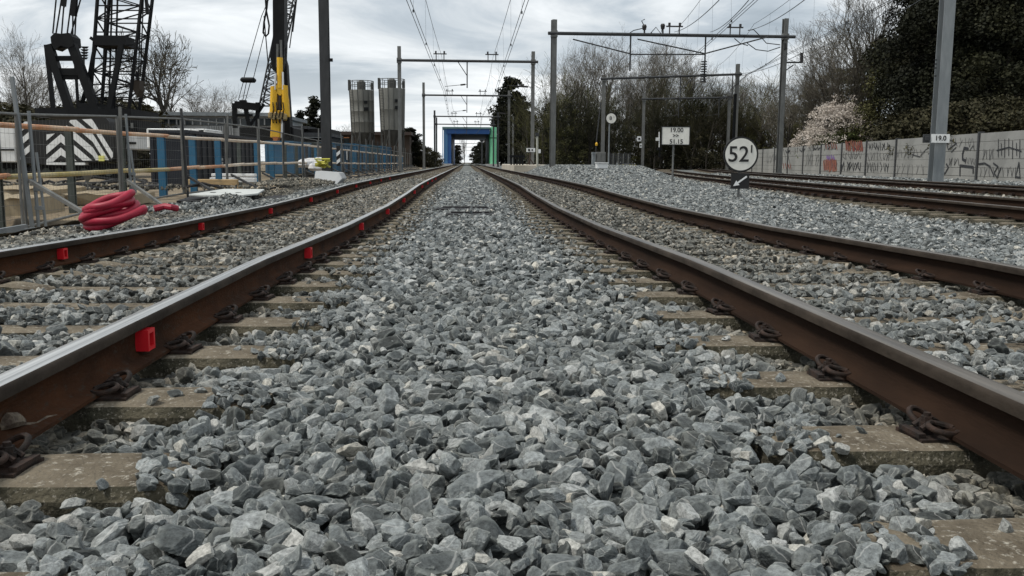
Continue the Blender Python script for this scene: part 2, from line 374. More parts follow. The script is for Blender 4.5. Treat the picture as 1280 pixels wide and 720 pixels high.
# ---------------------------------------------------------------- loose stones
def stone_mesh(name, seed, sub, planes, m):
    r = np.random.default_rng(seed)
    bm = bmesh.new(); bmesh.ops.create_icosphere(bm, subdivisions=sub, radius=1)
    dirs = np.array([v.co[:] for v in bm.verts]); dirs /= np.linalg.norm(dirs, axis=1)[:, None]
    ns = r.normal(size=(planes, 3)); ns /= np.linalg.norm(ns, axis=1)[:, None]
    ds = r.uniform(.48, .95, planes)
    ns = np.vstack([ns, np.eye(3), -np.eye(3)]); ds = np.concatenate([ds, r.uniform(.62, 1.0, 6)])
    dots = dirs@ns.T
    rr = np.min(np.where(dots > .05, ds/np.maximum(dots, .05), 9), axis=1)
    rr = np.minimum(rr, 1.25)
    P = dirs*rr[:, None]
    if sub > 2: P += dirs*(.018*np.sin(P[:, 0:1]*9+seed)*np.cos(P[:, 1:2]*8+seed*2)+.010*np.sin(P[:, 2:3]*23+P[:, 0:1]*17))
    P *= np.array([r.uniform(.95, 1.25), r.uniform(.72, .95), r.uniform(.48, .72)])
    for v, p in zip(bm.verts, P): v.co = p
    me = bpy.data.meshes.new(name); bm.to_mesh(me); bm.free(); me.materials.append(m)
    if sub > 2:
        me.polygons.foreach_set('use_smooth', [True]*len(me.polygons))
        me.set_sharp_from_angle(angle=R(14))
    return me
def hull_stone(name, seed, m):
    r = np.random.default_rng(seed); bm = bmesh.new(); el = np.array([r.uniform(1, 1.3), r.uniform(.75, 1.0), r.uniform(.5, .75)])
    for _ in range(13):
        v = r.normal(size=3); v /= np.linalg.norm(v); bm.verts.new(v*el*r.uniform(.8, 1.08))
    h = bmesh.ops.convex_hull(bm, input=bm.verts); bmesh.ops.delete(bm, geom=list({g for g in h['geom_interior'] if isinstance(g, bmesh.types.BMVert)}), context='VERTS')
    me = bpy.data.meshes.new(name); bm.to_mesh(me); bm.free(); me.materials.append(m); return me
def stonemat(edge=True):
    m = bpy.data.materials.new('ballast_stone' if edge else 'ballast_stone_far'); m.use_nodes = True; t = m.node_tree; b = t.nodes['Principled BSDF']; b.inputs['Roughness'].default_value = 0.8
    b.inputs['Specular IOR Level'].default_value = 0.3
    oi = N(t, 'ShaderNodeObjectInfo'); tc = N(t, 'ShaderNodeTexCoord')
    cr = N(t, 'ShaderNodeValToRGB'); el = cr.color_ramp.elements
    el[0].position = 0; el[0].color = (0.024, 0.027, 0.026, 1); el[1].position = 1; el[1].color = (0.34, 0.33, 0.29, 1)
    for p, c in ((.25, (0.066, 0.074, 0.075)), (.6, (0.122, 0.134, 0.135)), (.85, (0.198, 0.212, 0.211)), (.95, (0.285, 0.29, 0.28))):
        x = el.new(p); x.color = (*c, 1)
    t.links.new(oi.outputs['Random'], cr.inputs[0])
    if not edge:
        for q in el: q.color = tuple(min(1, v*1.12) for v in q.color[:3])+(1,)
    # per-stone offset of the grain
    ad = N(t, 'ShaderNodeVectorMath', operation='MULTIPLY_ADD'); t.links.new(oi.outputs['Random'], ad.inputs[0]); ad.inputs[1].default_value = (91, 47, 133)
    t.links.new(tc.outputs['Object'], ad.inputs[2])
    n1 = N(t, 'ShaderNodeTexNoise'); n1.inputs['Scale'].default_value = 3.4; n1.inputs['Detail'].default_value = 9; n1.inputs['Roughness'].default_value = 0.7
    t.links.new(ad.outputs[0], n1.inputs[0])
    mr = N(t, 'ShaderNodeMapRange'); mr.inputs['From Min'].default_value = 0.3; mr.inputs['From Max'].default_value = 0.72; mr.inputs['To Min'].default_value = 0.42; mr.inputs['To Max'].default_value = 2.0
    t.links.new(n1.outputs['Fac'], mr.inputs['Value'])
    ml = N(t, 'ShaderNodeVectorMath', operation='MULTIPLY'); t.links.new(cr.outputs[0], ml.inputs[0]); t.links.new(mr.outputs[0], ml.inputs[1])
    # pale veins
    wv = N(t, 'ShaderNodeTexWave', wave_type='BANDS', bands_direction='DIAGONAL'); wv.inputs['Scale'].default_value = 0.32; wv.inputs['Distortion'].default_value = 5; wv.inputs['Detail'].default_value = 4
    t.links.new(ad.outputs[0], wv.inputs[0])
    vr = N(t, 'ShaderNodeMapRange'); vr.inputs['From Min'].default_value = 0.985; vr.inputs['From Max'].default_value = 1.0; vr.inputs['To Max'].default_value = 0.35; t.links.new(wv.outputs['Fac'], vr.inputs['Value'])
    vm = N(t, 'ShaderNodeMix', data_type='RGBA'); t.links.new(vr.outputs[0], vm.inputs['Factor']); t.links.new(ml.outputs[0], vm.inputs['A']); vm.inputs['B'].default_value = (0.5, 0.5, 0.48, 1)
    # chipped edges are paler
    ge = N(t, 'ShaderNodeNewGeometry'); pr_ = N(t, 'ShaderNodeMapRange'); pr_.inputs['From Min'].default_value = 0.52; pr_.inputs['From Max'].default_value = 0.60; pr_.inputs['To Max'].default_value = 0.5 if edge else 0.0
    t.links.new(ge.outputs['Pointiness'], pr_.inputs['Value'])
    pm = N(t, 'ShaderNodeMix', data_type='RGBA'); t.links.new(pr_.outputs[0], pm.inputs['Factor']); t.links.new(vm.outputs['Result'], pm.inputs['A']); pm.inputs['B'].default_value = (0.30, 0.32, 0.30, 1)
    at_ = N(t, 'ShaderNodeAttribute', attribute_name='dirt', attribute_type='INSTANCER')
    mx = N(t, 'ShaderNodeMix', data_type='RGBA', blend_type='MULTIPLY'); t.links.new(at_.outputs['Fac'], mx.inputs['Factor']); t.links.new(pm.outputs['Result'], mx.inputs['A']); mx.inputs['B'].default_value = (0.86, 0.73, 0.58, 1)
    t.links.new(mx.outputs['Result'], b.inputs['Base Color'])
    n2 = N(t, 'ShaderNodeTexNoise'); n2.inputs['Scale'].default_value = 9; n2.inputs['Detail'].default_value = 6; t.links.new(ad.outputs[0], n2.inputs[0])
    bp = N(t, 'ShaderNodeBump'); bp.inputs['Strength'].default_value = 0.55; bp.inputs['Distance'].default_value = 0.004
    t.links.new(n2.outputs['Fac'], bp.inputs['Height']); t.links.new(bp.outputs[0], b.inputs['Normal'])
    return m
stm = stonemat(); stf = stonemat(False)
NHI, NLO = 26, 14
stones = bpy.data.collections.new('ballast_stones')
for i in range(NHI): stones.objects.link(bpy.data.objects.new('stone_a%02d' % i, stone_mesh('stone', 100+i, 4, 9+i % 6, stm)))
for i in range(NLO): stones.objects.link(bpy.data.objects.new('stone_b%02d' % i, hull_stone('stone', 300+i, stf)))

SLEEPER_SP = .6
PH_R, PH_L = 2.07, 2.50         # where one sleeper of each main track lies
RAILX = {'l': [XL-.7525, XL+.7525], 'r': [XR-.7525, XR+.7525]}
pts = []
def scatter(y0, y1, sp, size, hi, layers=1, xlo=-4.75, xhi=99, lift=0.0, keep=1.0):
    ys = np.arange(y0, y1, sp)
    for l in range(layers):
        A = []
        for y in ys:
            lo = max(xlo, -.56*y-.9-.25); h = min(xhi, .66*y+.95)
            if h <= lo: continue
            x = np.arange(lo, h, sp); A.append(np.stack([x, np.full(len(x), y)], 1))
        P = np.concatenate(A); P += rng.uniform(-.5, .5, P.shape)*sp*1.25+l*sp*.5
        n = len(P)
        s = size*rng.lognormal(0, .26, n)
        z = glevel(P[:, 0], P[:, 1])-s*.42+rng.normal(0, .008 if size < .07 else .012, n)+lift+l*.0
        k = rng.random(n) < keep
        pts.append((P[k], z[k], s[k], np.full(k.sum(), hi)))
scatter(.95, 4.5, .0305, .0240, 1, 1)
scatter(.95, 4.5, .044, .0262, 1, 1, lift=.016, keep=.62)
scatter(4.5, 9, .036, .0255, 1, 1)
scatter(4.5, 9, .053, .0275, 0, 1, lift=.016, keep=.6)
scatter(9, 17, .046, .031, 0, 1, xhi=7.0)
scatter(9, 17, .075, .042, 0, 1, xlo=6.95, xhi=13)
scatter(17, 30, .060, .038, 0, 1, xhi=7.2)
scatter(17, 30, .095, .052, 0, 1, xlo=7.15, xhi=17)
scatter(30, 60, .10, .058, 0, 1, xhi=14)
scatter(30, 60, .16, .085, 0, 1, xlo=14, xhi=22)
P = np.concatenate([p[0] for p in pts]); Z = np.concatenate([p[1] for p in pts]); S = np.concatenate([p[2] for p in pts]); HI = np.concatenate([p[3] for p in pts])
# clear the rails, thin out on the sleepers
keep = np.ones(len(P), bool); tall = np.zeros(len(P))
rnd = rng.random(len(P))
for c, ph in ((XL, PH_L), (XR, PH_R)):
    dx_ = np.abs(P[:, 0]-c); on = dx_ < 1.27+S*.3
    dyS = np.abs((P[:, 1]-ph+SLEEPER_SP/2) % SLEEPER_SP-SLEEPER_SP/2)
    zt = zprof(P[:, 1])
    for rx in (-.7525, .7525):
        d = np.abs(P[:, 0]-(c+rx))
        low = d < .085+S*.5
        Z[low] = np.minimum(Z[low], zt[low]-.03-S[low]*.35)
        keep &= ~((d < .20) & (dyS < .14+S*.6))
    onS = on & (dyS < .125+S*.45)
    ou = dx_-.7525
    pk = np.where(ou > 0, np.where(ou < .36, np.clip(.04+(P[:, 1]-3.5)*.05, .04, .38), .95), np.where(dx_ > .45, .06, np.where(c < 0, .10, .28)))
    pk = np.where(P[:, 1] > 9, pk*.8+.05, pk)
    keep &= ~(onS & (rnd > pk))
    lift = onS & keep; S[lift] = np.minimum(S[lift]*.72, .024); Z[lift] = zt[lift]+S[lift]*.30
    # cribs a little below the sleeper tops
    crib = on & ~onS; Z[crib] -= (.018 if c < 0 else .012); side_ = crib & (ou > 0) & (ou < .36); Z[side_] -= .012
for cf in (x3, x4):
    for rx in (-.7525, .7525): keep &= ~(np.abs(P[:, 0]-(cf(P[:, 1])+rx)) < .09+S*.4)
pit0 = (np.abs(P[:, 0]+.02) < .45) & (np.abs(P[:, 1]-13.9) < .27) & (rnd < .9); keep &= ~pit0
pit1 = (np.abs(P[:, 0]-.05) < .36) & (np.abs(P[:, 1]-12.6) < .22) & (rnd < .9); keep &= ~pit1
P, Z, S, HI = P[keep], Z[keep], S[keep], HI[keep]; n = len(P)
print('stones', n)
big = rng.random(n) < .035; S = np.minimum(np.where(big & (P[:, 1] < 9), S*1.35, S), np.where(P[:, 1] < 9, .044, 9.))
me = bpy.data.meshes.new('ballast'); me.vertices.add(n); me.vertices.foreach_set('co', np.column_stack([P, Z]).astype(np.float32).ravel())
rot = np.column_stack([rng.normal(0, .5, n), rng.normal(0, .5, n), rng.uniform(0, 6.28, n)]).astype(np.float32)
flip = rng.random(n) < .15; rot[flip, 0] += 1.4
scl = np.column_stack([S*rng.uniform(.85, 1.25, n), S*rng.uniform(.85, 1.15, n), S*rng.uniform(.85, 1.2, n)]).astype(np.float32)
idx = np.where(HI > 0, rng.integers(0, NHI, n), NHI+rng.integers(0, NLO, n)).astype(np.int32)
def attr(me, nm, ty, arr, key):
    a = me.attributes.new(nm, ty, 'POINT'); a.data.foreach_set(key, np.ascontiguousarray(arr).ravel())
attr(me, 'rot', 'FLOAT_VECTOR', rot, 'vector'); attr(me, 'scl', 'FLOAT_VECTOR', scl, 'vector'); attr(me, 'idx', 'INT', idx, 'value')
attr(me, 'dirt', 'FLOAT', np.clip(dirtf(P[:, 0], P[:, 1])+rng.normal(0, .12, n), 0, 1).astype(np.float32), 'value')
bal = link('ballast', me); tag(bal, 'loose grey crushed stone ballast around and between the tracks', 'ballast', None, 'stuff')
def gn_inst(obj, coll):
    ng = bpy.data.node_groups.new('scatter', 'GeometryNodeTree')
    ng.interface.new_socket('Geometry', in_out='INPUT', socket_type='NodeSocketGeometry'); ng.interface.new_socket('Geometry', in_out='OUTPUT', socket_type='NodeSocketGeometry')
    gi = ng.nodes.new('NodeGroupInput'); go = ng.nodes.new('NodeGroupOutput'); io = ng.nodes.new('GeometryNodeInstanceOnPoints')
    ci = ng.nodes.new('GeometryNodeCollectionInfo'); ci.inputs[0].default_value = coll; ci.inputs[1].default_value = True; ci.inputs[2].default_value = True
    def na(nm, ty): q = ng.nodes.new('GeometryNodeInputNamedAttribute'); q.data_type = ty; q.inputs[0].default_value = nm; return q.outputs[0]
    L = ng.links.new
    L(gi.outputs[0], io.inputs['Points']); L(ci.outputs[0], io.inputs['Instance']); io.inputs['Pick Instance'].default_value = True
    L(na('idx', 'INT'), io.inputs['Instance Index']); L(na('rot', 'FLOAT_VECTOR'), io.inputs['Rotation']); L(na('scl', 'FLOAT_VECTOR'), io.inputs['Scale'])
    L(io.outputs[0], go.inputs[0])
    md = obj.modifiers.new('scatter', 'NODES'); md.node_group = ng
gn_inst(bal, stones)

# ---------------------------------------------------------------- tracks
PROF = [(-.060, 0), (.060, 0), (.060, .010), (.022, .020), (.009, .030), (.007, .060), (.009, .094), (.018, .102), (.035, .108), (.036, .127), (.034, .134), (.0295, .1385), (.021, .1412), (.009, .142), (-.009, .142), (-.021, .1412), (-.0295, .1385), (-.034, .134), (-.036, .127), (-.035, .108), (-.018, .102), (-.009, .094), (-.007, .060), (-.009, .030), (-.022, .020), (-.060, .010)]
RAILZ = .012
def rail_mb(xf, zf, ys):
    b = MB(); n = len(PROF); V = []; F = []; MI = []
    for y in ys:
        x0 = float(xf(y)); z0 = float(zf(y))+RAILZ; t = (float(xf(y+.5))-float(xf(y-.5)))
        c = 1/math.sqrt(1+t*t); s = t*c
        for (px, pz) in PROF: V.append((x0+px*c, y-px*s, z0+pz))
    for i in range(len(ys)-1):
        for k in range(n):
            l = (k+1) % n; F.append((i*n+k, i*n+l, (i+1)*n+l, (i+1)*n+k))
            z = (PROF[k][1]+PROF[l][1])/2
            MI.append(2 if z > .1398 else (1 if z > .104 else 0))
    F.append(tuple(range(n))); MI.append(0); F.append(tuple(reversed([(len(ys)-1)*n+k for k in range(n)]))); MI.append(0)
    b.v = V; b.f = F; b.mi = MI; return b
def sleeper_mesh():
    b = MB(); V = []; F = []; nx = 26; r = np.random.default_rng(3)
    sec = [(-.13, -.20), (-.125, -.03), (-.105, -.004), (-.06, 0), (0, .002), (.06, 0), (.105, -.004), (.125, -.03), (.13, -.20)]
    for i in range(nx+1):
        x = -1.25+2.5*i/nx; waist = sstep(.62, .34, abs(x)); drop = -.028*waist; nar = 1-.14*waist
        endd = 1 if 0 < i < nx else .9
        for (y, z) in sec:
            V.append((x+(r.normal(0, .003) if 0 < i < nx else 0), y*nar*endd+r.normal(0, .0015), z+(drop if z > -.1 else 0)+r.normal(0, .0010)-(0.006 if endd < 1 else 0)))
    m_ = len(sec)
    for i in range(nx):
        for k in range(m_-1): F.append((i*m_+k, (i+1)*m_+k, (i+1)*m_+k+1, i*m_+k+1))
    F.append(tuple(range(m_))); F.append(tuple(reversed([nx*m_+k for k in range(m_)])))
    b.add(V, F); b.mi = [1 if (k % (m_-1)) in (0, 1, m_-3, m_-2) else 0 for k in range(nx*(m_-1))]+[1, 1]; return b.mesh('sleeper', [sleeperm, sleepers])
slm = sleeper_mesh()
def clip_mesh(side, lod):
    """spring clip with bolt; rail foot lies on the -side*x side; origin at sleeper top beside the foot edge"""
    b = MB(); s = side
    b.box((s*.030, 0, .004), (.10, .13, .010)); b.box((s*.070, 0, .011), (.020, .10, .020))
    if lod:
        for q in (-1, 1):
            pts = []
            for k in range(17):
                a = -2.75+5.5*k/16; u = .040*math.cos(a); v = .030*math.sin(a)
                pts.append((s*(.012+u*.95), q*(.048+v), .034+(.020 if q > 0 else -.006)*math.sin(a)+.014*math.cos(a)*(1 if q > 0 else .4)))
            b.tube(pts, .0082, 8)
            b.tube([(s*.056, q*.020, .026), (s*.028, q*.018, .044), (s*-.008, q*.026, .036), (s*-.034, q*.046, .022)], .0078, 7)
        b.tube([(s*.030, 0, .0), (s*.030, 0, .040)], .019, 10)
        b.tube([(s*.030, 0, .040), (s*.030, 0, .056)], .0165, 6); b.tube([(s*.030, 0, .054), (s*.030, 0, .066)], .0095, 8)
    else:
        b.tube([(s*.030, 0, 0), (s*.030, 0, .058)], .016, 5)
        for q in (-1, 1): b.tube([(s*(.012+.038*math.cos(a)), q*(.048+.028*math.sin(a)), .034+.012*math.cos(a)) for a in (0, 1.05, 2.1, 3.14, 4.2, 5.2)], .009, 4, closed=True)
    return b
clip_hi = {s: clip_mesh(s, 1).mesh('rail_clip', clipm, True) for s in (-1, 1)}
for k in clip_hi.values(): k.set_sharp_from_angle(angle=R(45))
clip_lo = {s: clip_mesh(s, 0).mesh('rail_clip', clipm) for s in (-1, 1)}

def track(label, xf, zf, y0, y1, phase, nind, nclip, top, web, yall=None):
    t = thing('railway_track', label, 'railway track', (0, 0, 0))
    ys = list(np.arange(y0, 30, .4))+list(np.arange(30, 90, 1.5))+list(np.arange(90, y1+1, 8))
    for q in (-.7525, .7525):
        ro = rail_mb(lambda y: xf(y)+q, zf, ys).build('rail', [web, headside, top], t, smooth=True); ro.data.set_sharp_from_angle(angle=R(60))
    n = int((min(y1, 170)-phase)/SLEEPER_SP); k0 = int(math.ceil((y0-phase)/SLEEPER_SP))
    rest = MB(); restc = MB(); cnt = 0
    for k in range(k0, n):
        y = phase+k*SLEEPER_SP; ysl = y; x = float(xf(y)); z = float(zf(y)); dxdy = float(xf(y+.5)-xf(y-.5)); rz = -math.atan(dxdy)
        if cnt < nind:
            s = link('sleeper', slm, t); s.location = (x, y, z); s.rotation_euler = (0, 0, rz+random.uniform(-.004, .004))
            if cnt < nclip:
                for q in (-.7525, .7525):
                    for sd in (-1, 1):
                        c = link('rail_clip', clip_hi[sd] if cnt < 14 else clip_lo[sd], s); c.location = (q+sd*.060, 0, 0); c.scale = (.88, .88, .88)
                        c.rotation_euler = (0, 0, random.uniform(-.12, .12))
            else:
                for q in (-.7525, .7525):
                    for sd in (-1, 1): restc.box((x+q+sd*.08, y, z+.03), (.08, .13, .05))
        else:
            rest.box((x, y, z-.05), (2.5, .24, .1), Matrix.Rotation(rz, 3, 'Z'))
            if y < 70:
                for q in (-.7525, .7525):
                    for sd in (-1, 1): restc.box((x+q+sd*.08, y, z+.03), (.08, .13, .05))
        cnt += 1
    rest.build('distant_sleepers', sleeperm, t, kind='stuff'); restc.build('distant_clips', clipm, t, kind='stuff')
    return t
track('brown railed track left of the centre, with red markers clipped on its rails', lambda y: XL+0*y, zprof, .7, 600, PH_L, 60, 34, steel, rust)
track('dull railed main track just right of the centre, without markers', lambda y: XR+0*y, zprof, .7, 600, PH_R, 60, 34, steeld, rust2)
zz3 = lambda y: .01+0*y
track('nearer of the two tracks curving away on the far right', x3, zz3, 1.5, 150, 2.1, 60, 24, steeld, rust2)
track('farther curving track on the right, running beside the concrete wall', x4, lambda y: .02+0*y, 4, 150, 4.3, 60, 20, steeld, rust2)

# bonded joint lump at the foot of the near left rail
b = MB()
x0 = XL+.7525+.012
b.tube([(x0-.01, 2.03, .05), (x0, 2.05, .058), (x0+.004, 2.08, .052), (x0+.006, 2.11, .040)], [.010, .020, .018, .008], 8)
b.tube([(x0+.006, 2.10, .036), (x0+.022, 2.14, .026), (x0+.024, 2.19, .027), (x0+.034, 2.22, .022)], .004, 6)
tag(b.build('bond_weld', pmat('weld_grey', (.05, .035, .025), .8, 0, (.2, .165, .12), 40, 5, bump=.5, bscale=90), smooth=True), 'lumpy grey cable bond welded to the near left rail by its clip', 'rail bond')

# red markers on the rails
def marker_mesh():
    b = MB(); d = .036; h = .033
    b.box((0, 0, 0), (.012, .062, .066))
    for (cy, cz, sy, sz) in ((0, h-.006, .062, .012), (0, -h+.006, .062, .012), (.025, 0, .012, .042), (-.025, 0, .012, .042)): b.box((.020, cy, cz), (.030, sy, sz))
    b.cur = 1; b.box((.012, 0, 0), (.013, .037, .041))
    return b.mesh('rail_marker', [redm, redd])
mk = marker_mesh()
def ord_label(i, s): return s % ORD[i]
for i, y in enumerate([2.90, 5.92, 8.92, 11.9, 15.0, 18.1, 21.2, 24.3, 27.4, 30.5]):
    o = link('rail_marker', mk); o.location = (XL+.7525+.013, y, float(zprof(y))+.080)
    tag(o, ('nearest' if i == 0 else ORD[i]+' nearest')+' red plastic marker on the left track\'s rail beside the middle ballast', 'rail marker', 'red rail markers')
for i, y in enumerate([5.84, 8.87, 12.0, 15.1, 18.2, 21.3, 24.4, 27.5, 30.6]):
    o = link('rail_marker', mk); o.location = (XL-.7525+.013, y, float(zprof(y))+.078)
    tag(o, ('nearest' if i == 0 else ORD[i]+' nearest')+' red plastic marker on the leftmost rail, towards the fence', 'rail marker', 'red rail markers')

# two dark flat covers sunk in the middle ballast
for (x, y, sx, sy, lb) in ((-.02, 13.9, .86, .42, 'farther and wider dark rubber mat sunk in the middle ballast'), (.05, 12.6, .66, .34, 'nearer and narrower dark rubber mat sunk in the middle ballast')):
    b = MB(); b.box((x, y, float(glevel(x, y))-.012), (sx, sy, .03)); b.box((x, y+sy*.35, float(glevel(x, y))+.012), (sx*.8, .05, .02))
    tag(b.build('duct_mat', black2, bevel=.006), lb, 'rubber mat', 'dark mats in the ballast')
# ---------------------------------------------------------------- overhead line
def gantry(xl, xr, Yl, Yr, zb, topl, topr, label, mat=galv, wid=.26, hangers=(), posts=(True, True), insx=(), beamext=(.5, .5), zl=-.2, group='overhead line gantries across the tracks'):
    A = Vector((xl, Yl, 0)); B = Vector((xr, Yr, 0)); D = (B-A).normalized()
    t = thing('overhead_gantry', label, 'gantry', (xl, Yl, zl), group)
    zb0, zb1 = zb if hasattr(zb, '__len__') else (zb, zb)
    for on, P_, tp in ((posts[0], A, topl), (posts[1], B, topr)):
        if on:
            b = MB(); b.ibeam((P_.x, P_.y, zl), (P_.x, P_.y, tp), wid, wid, .025, D)
            b.box((P_.x, P_.y, zl+.12), (wid*1.7, wid*1.7, .24)); b.build('mast', mat, t)
            b = MB(); zz = zb0 if P_ is A else zb1
            b.box((P_.x, P_.y-wid*.3, zz), (wid*1.35, wid*1.3, .34)); b.build('clamp_bracket', mat, t)
    a = A-D*beamext[0]+Vector((0, -wid*.8, zb0)); c = B+D*beamext[1]+Vector((0, -wid*.8, zb1))
    b = MB(); b.tube([a, c], .095, 8); b.build('beam', galvd, t, smooth=True)
    def onb(x): return a+(c-a)*((x-a.x)/(c.x-a.x))
    for x in insx:
        p = onb(x); b = MB()
        for q in (-.28, .28): b.tube([p+Vector((q, 0, 0)), p+Vector((q, 0, .46))], .035, 6)
        b.box(p+Vector((0, 0, .48)), (.95, .10, .07)); b.box(p+Vector((-.3, 0, .60)), (.12, .12, .16)); b.box(p+Vector((.3, 0, .60)), (.12, .12, .16)); b.build('messenger_support', insul, t)
    for (x, ln, arm, br) in hangers:
        p = onb(x); b = MB(); b.tube([p, p-Vector((0, 0, ln))], .045, 6)
        if br: b.tube([p+Vector((br, 0, 0)), p-Vector((0, 0, ln*.55))], .03, 5)
        b.build('drop_tube', galvd, t)
        if arm:
            q = p-Vector((0, 0, ln*.86)); b = MB(); b.tube([q, q+Vector((arm, -.1, -.18))], .02, 5); b.build('registration_arm', galvd, t)
            b = MB(); e_ = q+Vector((math.copysign(.25, arm), 0, 0)); b.tube([q+(q+Vector((arm, -.1, -.18))-q)*.08, q+Vector((arm, -.1, -.18))*.3], [.06, .06], 6); b.build('insulator', insul, t)
    return t, onb
def arm_on(t, onp, dx_, z, mat=insul):
    p = Vector((onp.x, onp.y-.2, z)); b = MB(); b.tube([p, p+Vector((dx_, 0, .12))], .022, 5); b.build('registration_arm', galvd, t)
    b = MB(); b.tube([p+Vector((dx_*.2, 0, .03)), p+Vector((dx_*.55, 0, .07))], .07, 6); b.build('insulator', mat, t)
main = [(68, 7.85, 8.75, 8.6, 'nearest gantry spanning the two main tracks, with its drop tube in the middle'),
        (106, 8.1, 9.4, 8.7, 'second gantry along the two main tracks, half behind the round conifer'),
        (142, 7.5, 8.3, 8.2, 'third gantry along the two main tracks, in front of the blue portal'),
        (166, 7.3, 8.4, 8.0, 'fourth gantry on the main tracks, just before the blue portal')]
for i, (Y, zb, tl, tr, lb) in enumerate(main):
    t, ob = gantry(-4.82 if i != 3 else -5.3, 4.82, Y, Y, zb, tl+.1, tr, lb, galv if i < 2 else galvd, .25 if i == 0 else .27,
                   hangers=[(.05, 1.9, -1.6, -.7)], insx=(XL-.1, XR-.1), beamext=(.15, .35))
    if i == 0: arm_on(t, Vector((4.82, Y, 0)), -1.9, 6.05)
    if i == 1: arm_on(t, Vector((4.82, Y, 0)), -1.9, 6.1)
for i, (Y, lb) in enumerate([(290, 'first gantry seen through the opening of the blue portal'), (350, 'second gantry seen through the opening of the blue portal'), (430, 'third gantry seen through the opening of the blue portal'), (540, 'smallest and farthest gantry down the main line')]):
    gantry(-4.82, 4.82, Y, Y, 7.6, 8.3, 8.3, lb, galvd, .5, hangers=[(.05, 1.9, 0, 0)], beamext=(.2, .2))
# wide gantry over the curving tracks
YA = 52.0
xa0 = at(690.5, 200, YA).x; xa1 = at(974, 200, 55).x
tA, obA = gantry(xa0, xa1, YA, 55, (7.68, 8.1), 8.45, 9.15, 'wide gantry spanning the right-hand tracks, with truss stays and jumper cables', galv, .27,
                 hangers=[(at(787, 60, YA+1).x, 2.0, 0, 0), (at(880, 60, YA+2).x, 2.55, 0, 0)], insx=(at(842, 40, YA+1.5).x, at(918, 40, YA+2.2).x), beamext=(.35, .6), zl=-.1)
def pt(px, py, Y=YA+1.6): return at(px, py, Y)
for a_, c_ in (((716, 49), (787, 67)), ((797, 49), (881, 67)), ((787, 68), (881, 68)), ((881, 67), (960, 46))):
    b = MB(); b.tube([pt(*a_), pt(*c_)], .04, 5); b.build('stay_rod', galvd, tA)
b = MB(); p = pt(880, 78)
for k in range(9): b.lathe(p+Vector((0, 0, -k*.14)), [(.05, 0), (.19, .02), (.19, .06), (.05, .08)], 8)
b.build('stacked_insulator', galvd, tA)
for (px, py, h) in ((805.5, 33, 11), (828.5, 32, 12)):
    b = MB(); q = pt(px, 45); e_ = pt(px, py); b.tube([q, e_], .05, 6); b.lathe(e_, [(.1, -.2), (.14, 0), (.1, .1)], 8); b.build('post_insulator', insul, tA)
for ptsx in ([(786, 42), (792, 38), (805, 35)], [(815, 41), (811, 44), (820, 34), (826, 42), (828, 34)], [(806, 34), (802, 26), (806, 24)], [(935, 38), (942, 37), (950, 45), (958, 54), (975, 56)], [(918, 48), (925, 54), (935, 57)], [(934, 54), (945, 62), (960, 64), (975, 59)]):
    b = MB(); b.tube([pt(*q) for q in ptsx], .028, 5); b.build('jumper_cable', wirem, tA)
b = MB(); p0 = at(980, 66, 55); p1 = at(1000, 70, 55); b.tube([at(978, 78, 55), at(1002, 78, 55)], .05, 6); b.tube([at(978, 91, 55), at(992, 81, 55)], .035, 5); b.build('side_bracket', galvd, tA)
b = MB(); b.tube([at(1002, 79, 55), at(1002, 66, 55)], .09, 6); b.build('insulator', insul, tA)
b = MB(); b.tube([at(981.5, 62, 54.8), at(981.5, 54, 54.8)], .07, 6); b.build('insulator', insul, tA)
# further gantries round the curve
gs = [(76, 755, 922, 99, 93, 97, 80, 'second gantry over the curving tracks, beam just below the bare treetops', galv, galvd),
      (98, 805, 912, 124, 122, 116, 116, 'third gantry over the curving tracks, behind the distance board', galv, galvd),
      (138, 851, 935, 146, 148, 133, 133, 'farthest gantry over the curving tracks, dim among the dark trees', galvd, galvd)]
for Y, pl, pr_, yl, yr, tl, tr, lb, ml, mr_ in gs:
    a0 = at(pl, yl, Y); a1 = at(pr_, yr, Y)
    t, ob = gantry(a0.x, a1.x, Y, Y, (a0.z, a1.z), at(pl, tl, Y).z, at(pr_, tr, Y).z, lb, galv, .28, hangers=[(float(x3(Y))+1.2, 2.0, -1.4, 1.2), (float(x4(Y))+1.2, 2.0, -1.4, 1.2)], beamext=(.3, .3))
# lone masts
def mast(px, Y, ztop, wid, mat, label, zb=-.3, lamp=False):
    x = at(px, 200, Y).x; t = thing('line_mast', label, 'mast', (x, Y, zb)); b = MB()
    b.ibeam((x, Y, zb), (x, Y, ztop), wid, wid, .03); b.build('mast_column', mat, t); b = MB(); b.box((x, Y, zb+.15), (wid*1.8, wid*1.8, .3)); b.build('base_plate', mat, t); return t
mt = mast(408.5, 31, 11, .30, galvd, 'tall dark steel mast behind the fence, left of the two silos')
b = MB(); b.box(at(413.5, 75, 30.8), (.12, .1, .1)); b.build('clamp', blackm, mt)
mR = mast(1171, 29.5, 12, .36, galvl, 'broad pale steel mast in front of the concrete wall, carrying the 19.0 plate')
x = at(1171, 200, 29.5).x
for py in (75, 80, 85, 95):
    b = MB(); b.box(at(1168.5+(95-py)*.03, py, 29.28), (.10, .02, .035)); b.build('bolt_plate', blackm, mR)
mast(641, 150, 8, .3, galv, 'thin mast seen against the round dark conifer')
mast(916, 74, 6.2, .20, blackm, 'short black mast beside the dark right post of the second curving gantry')
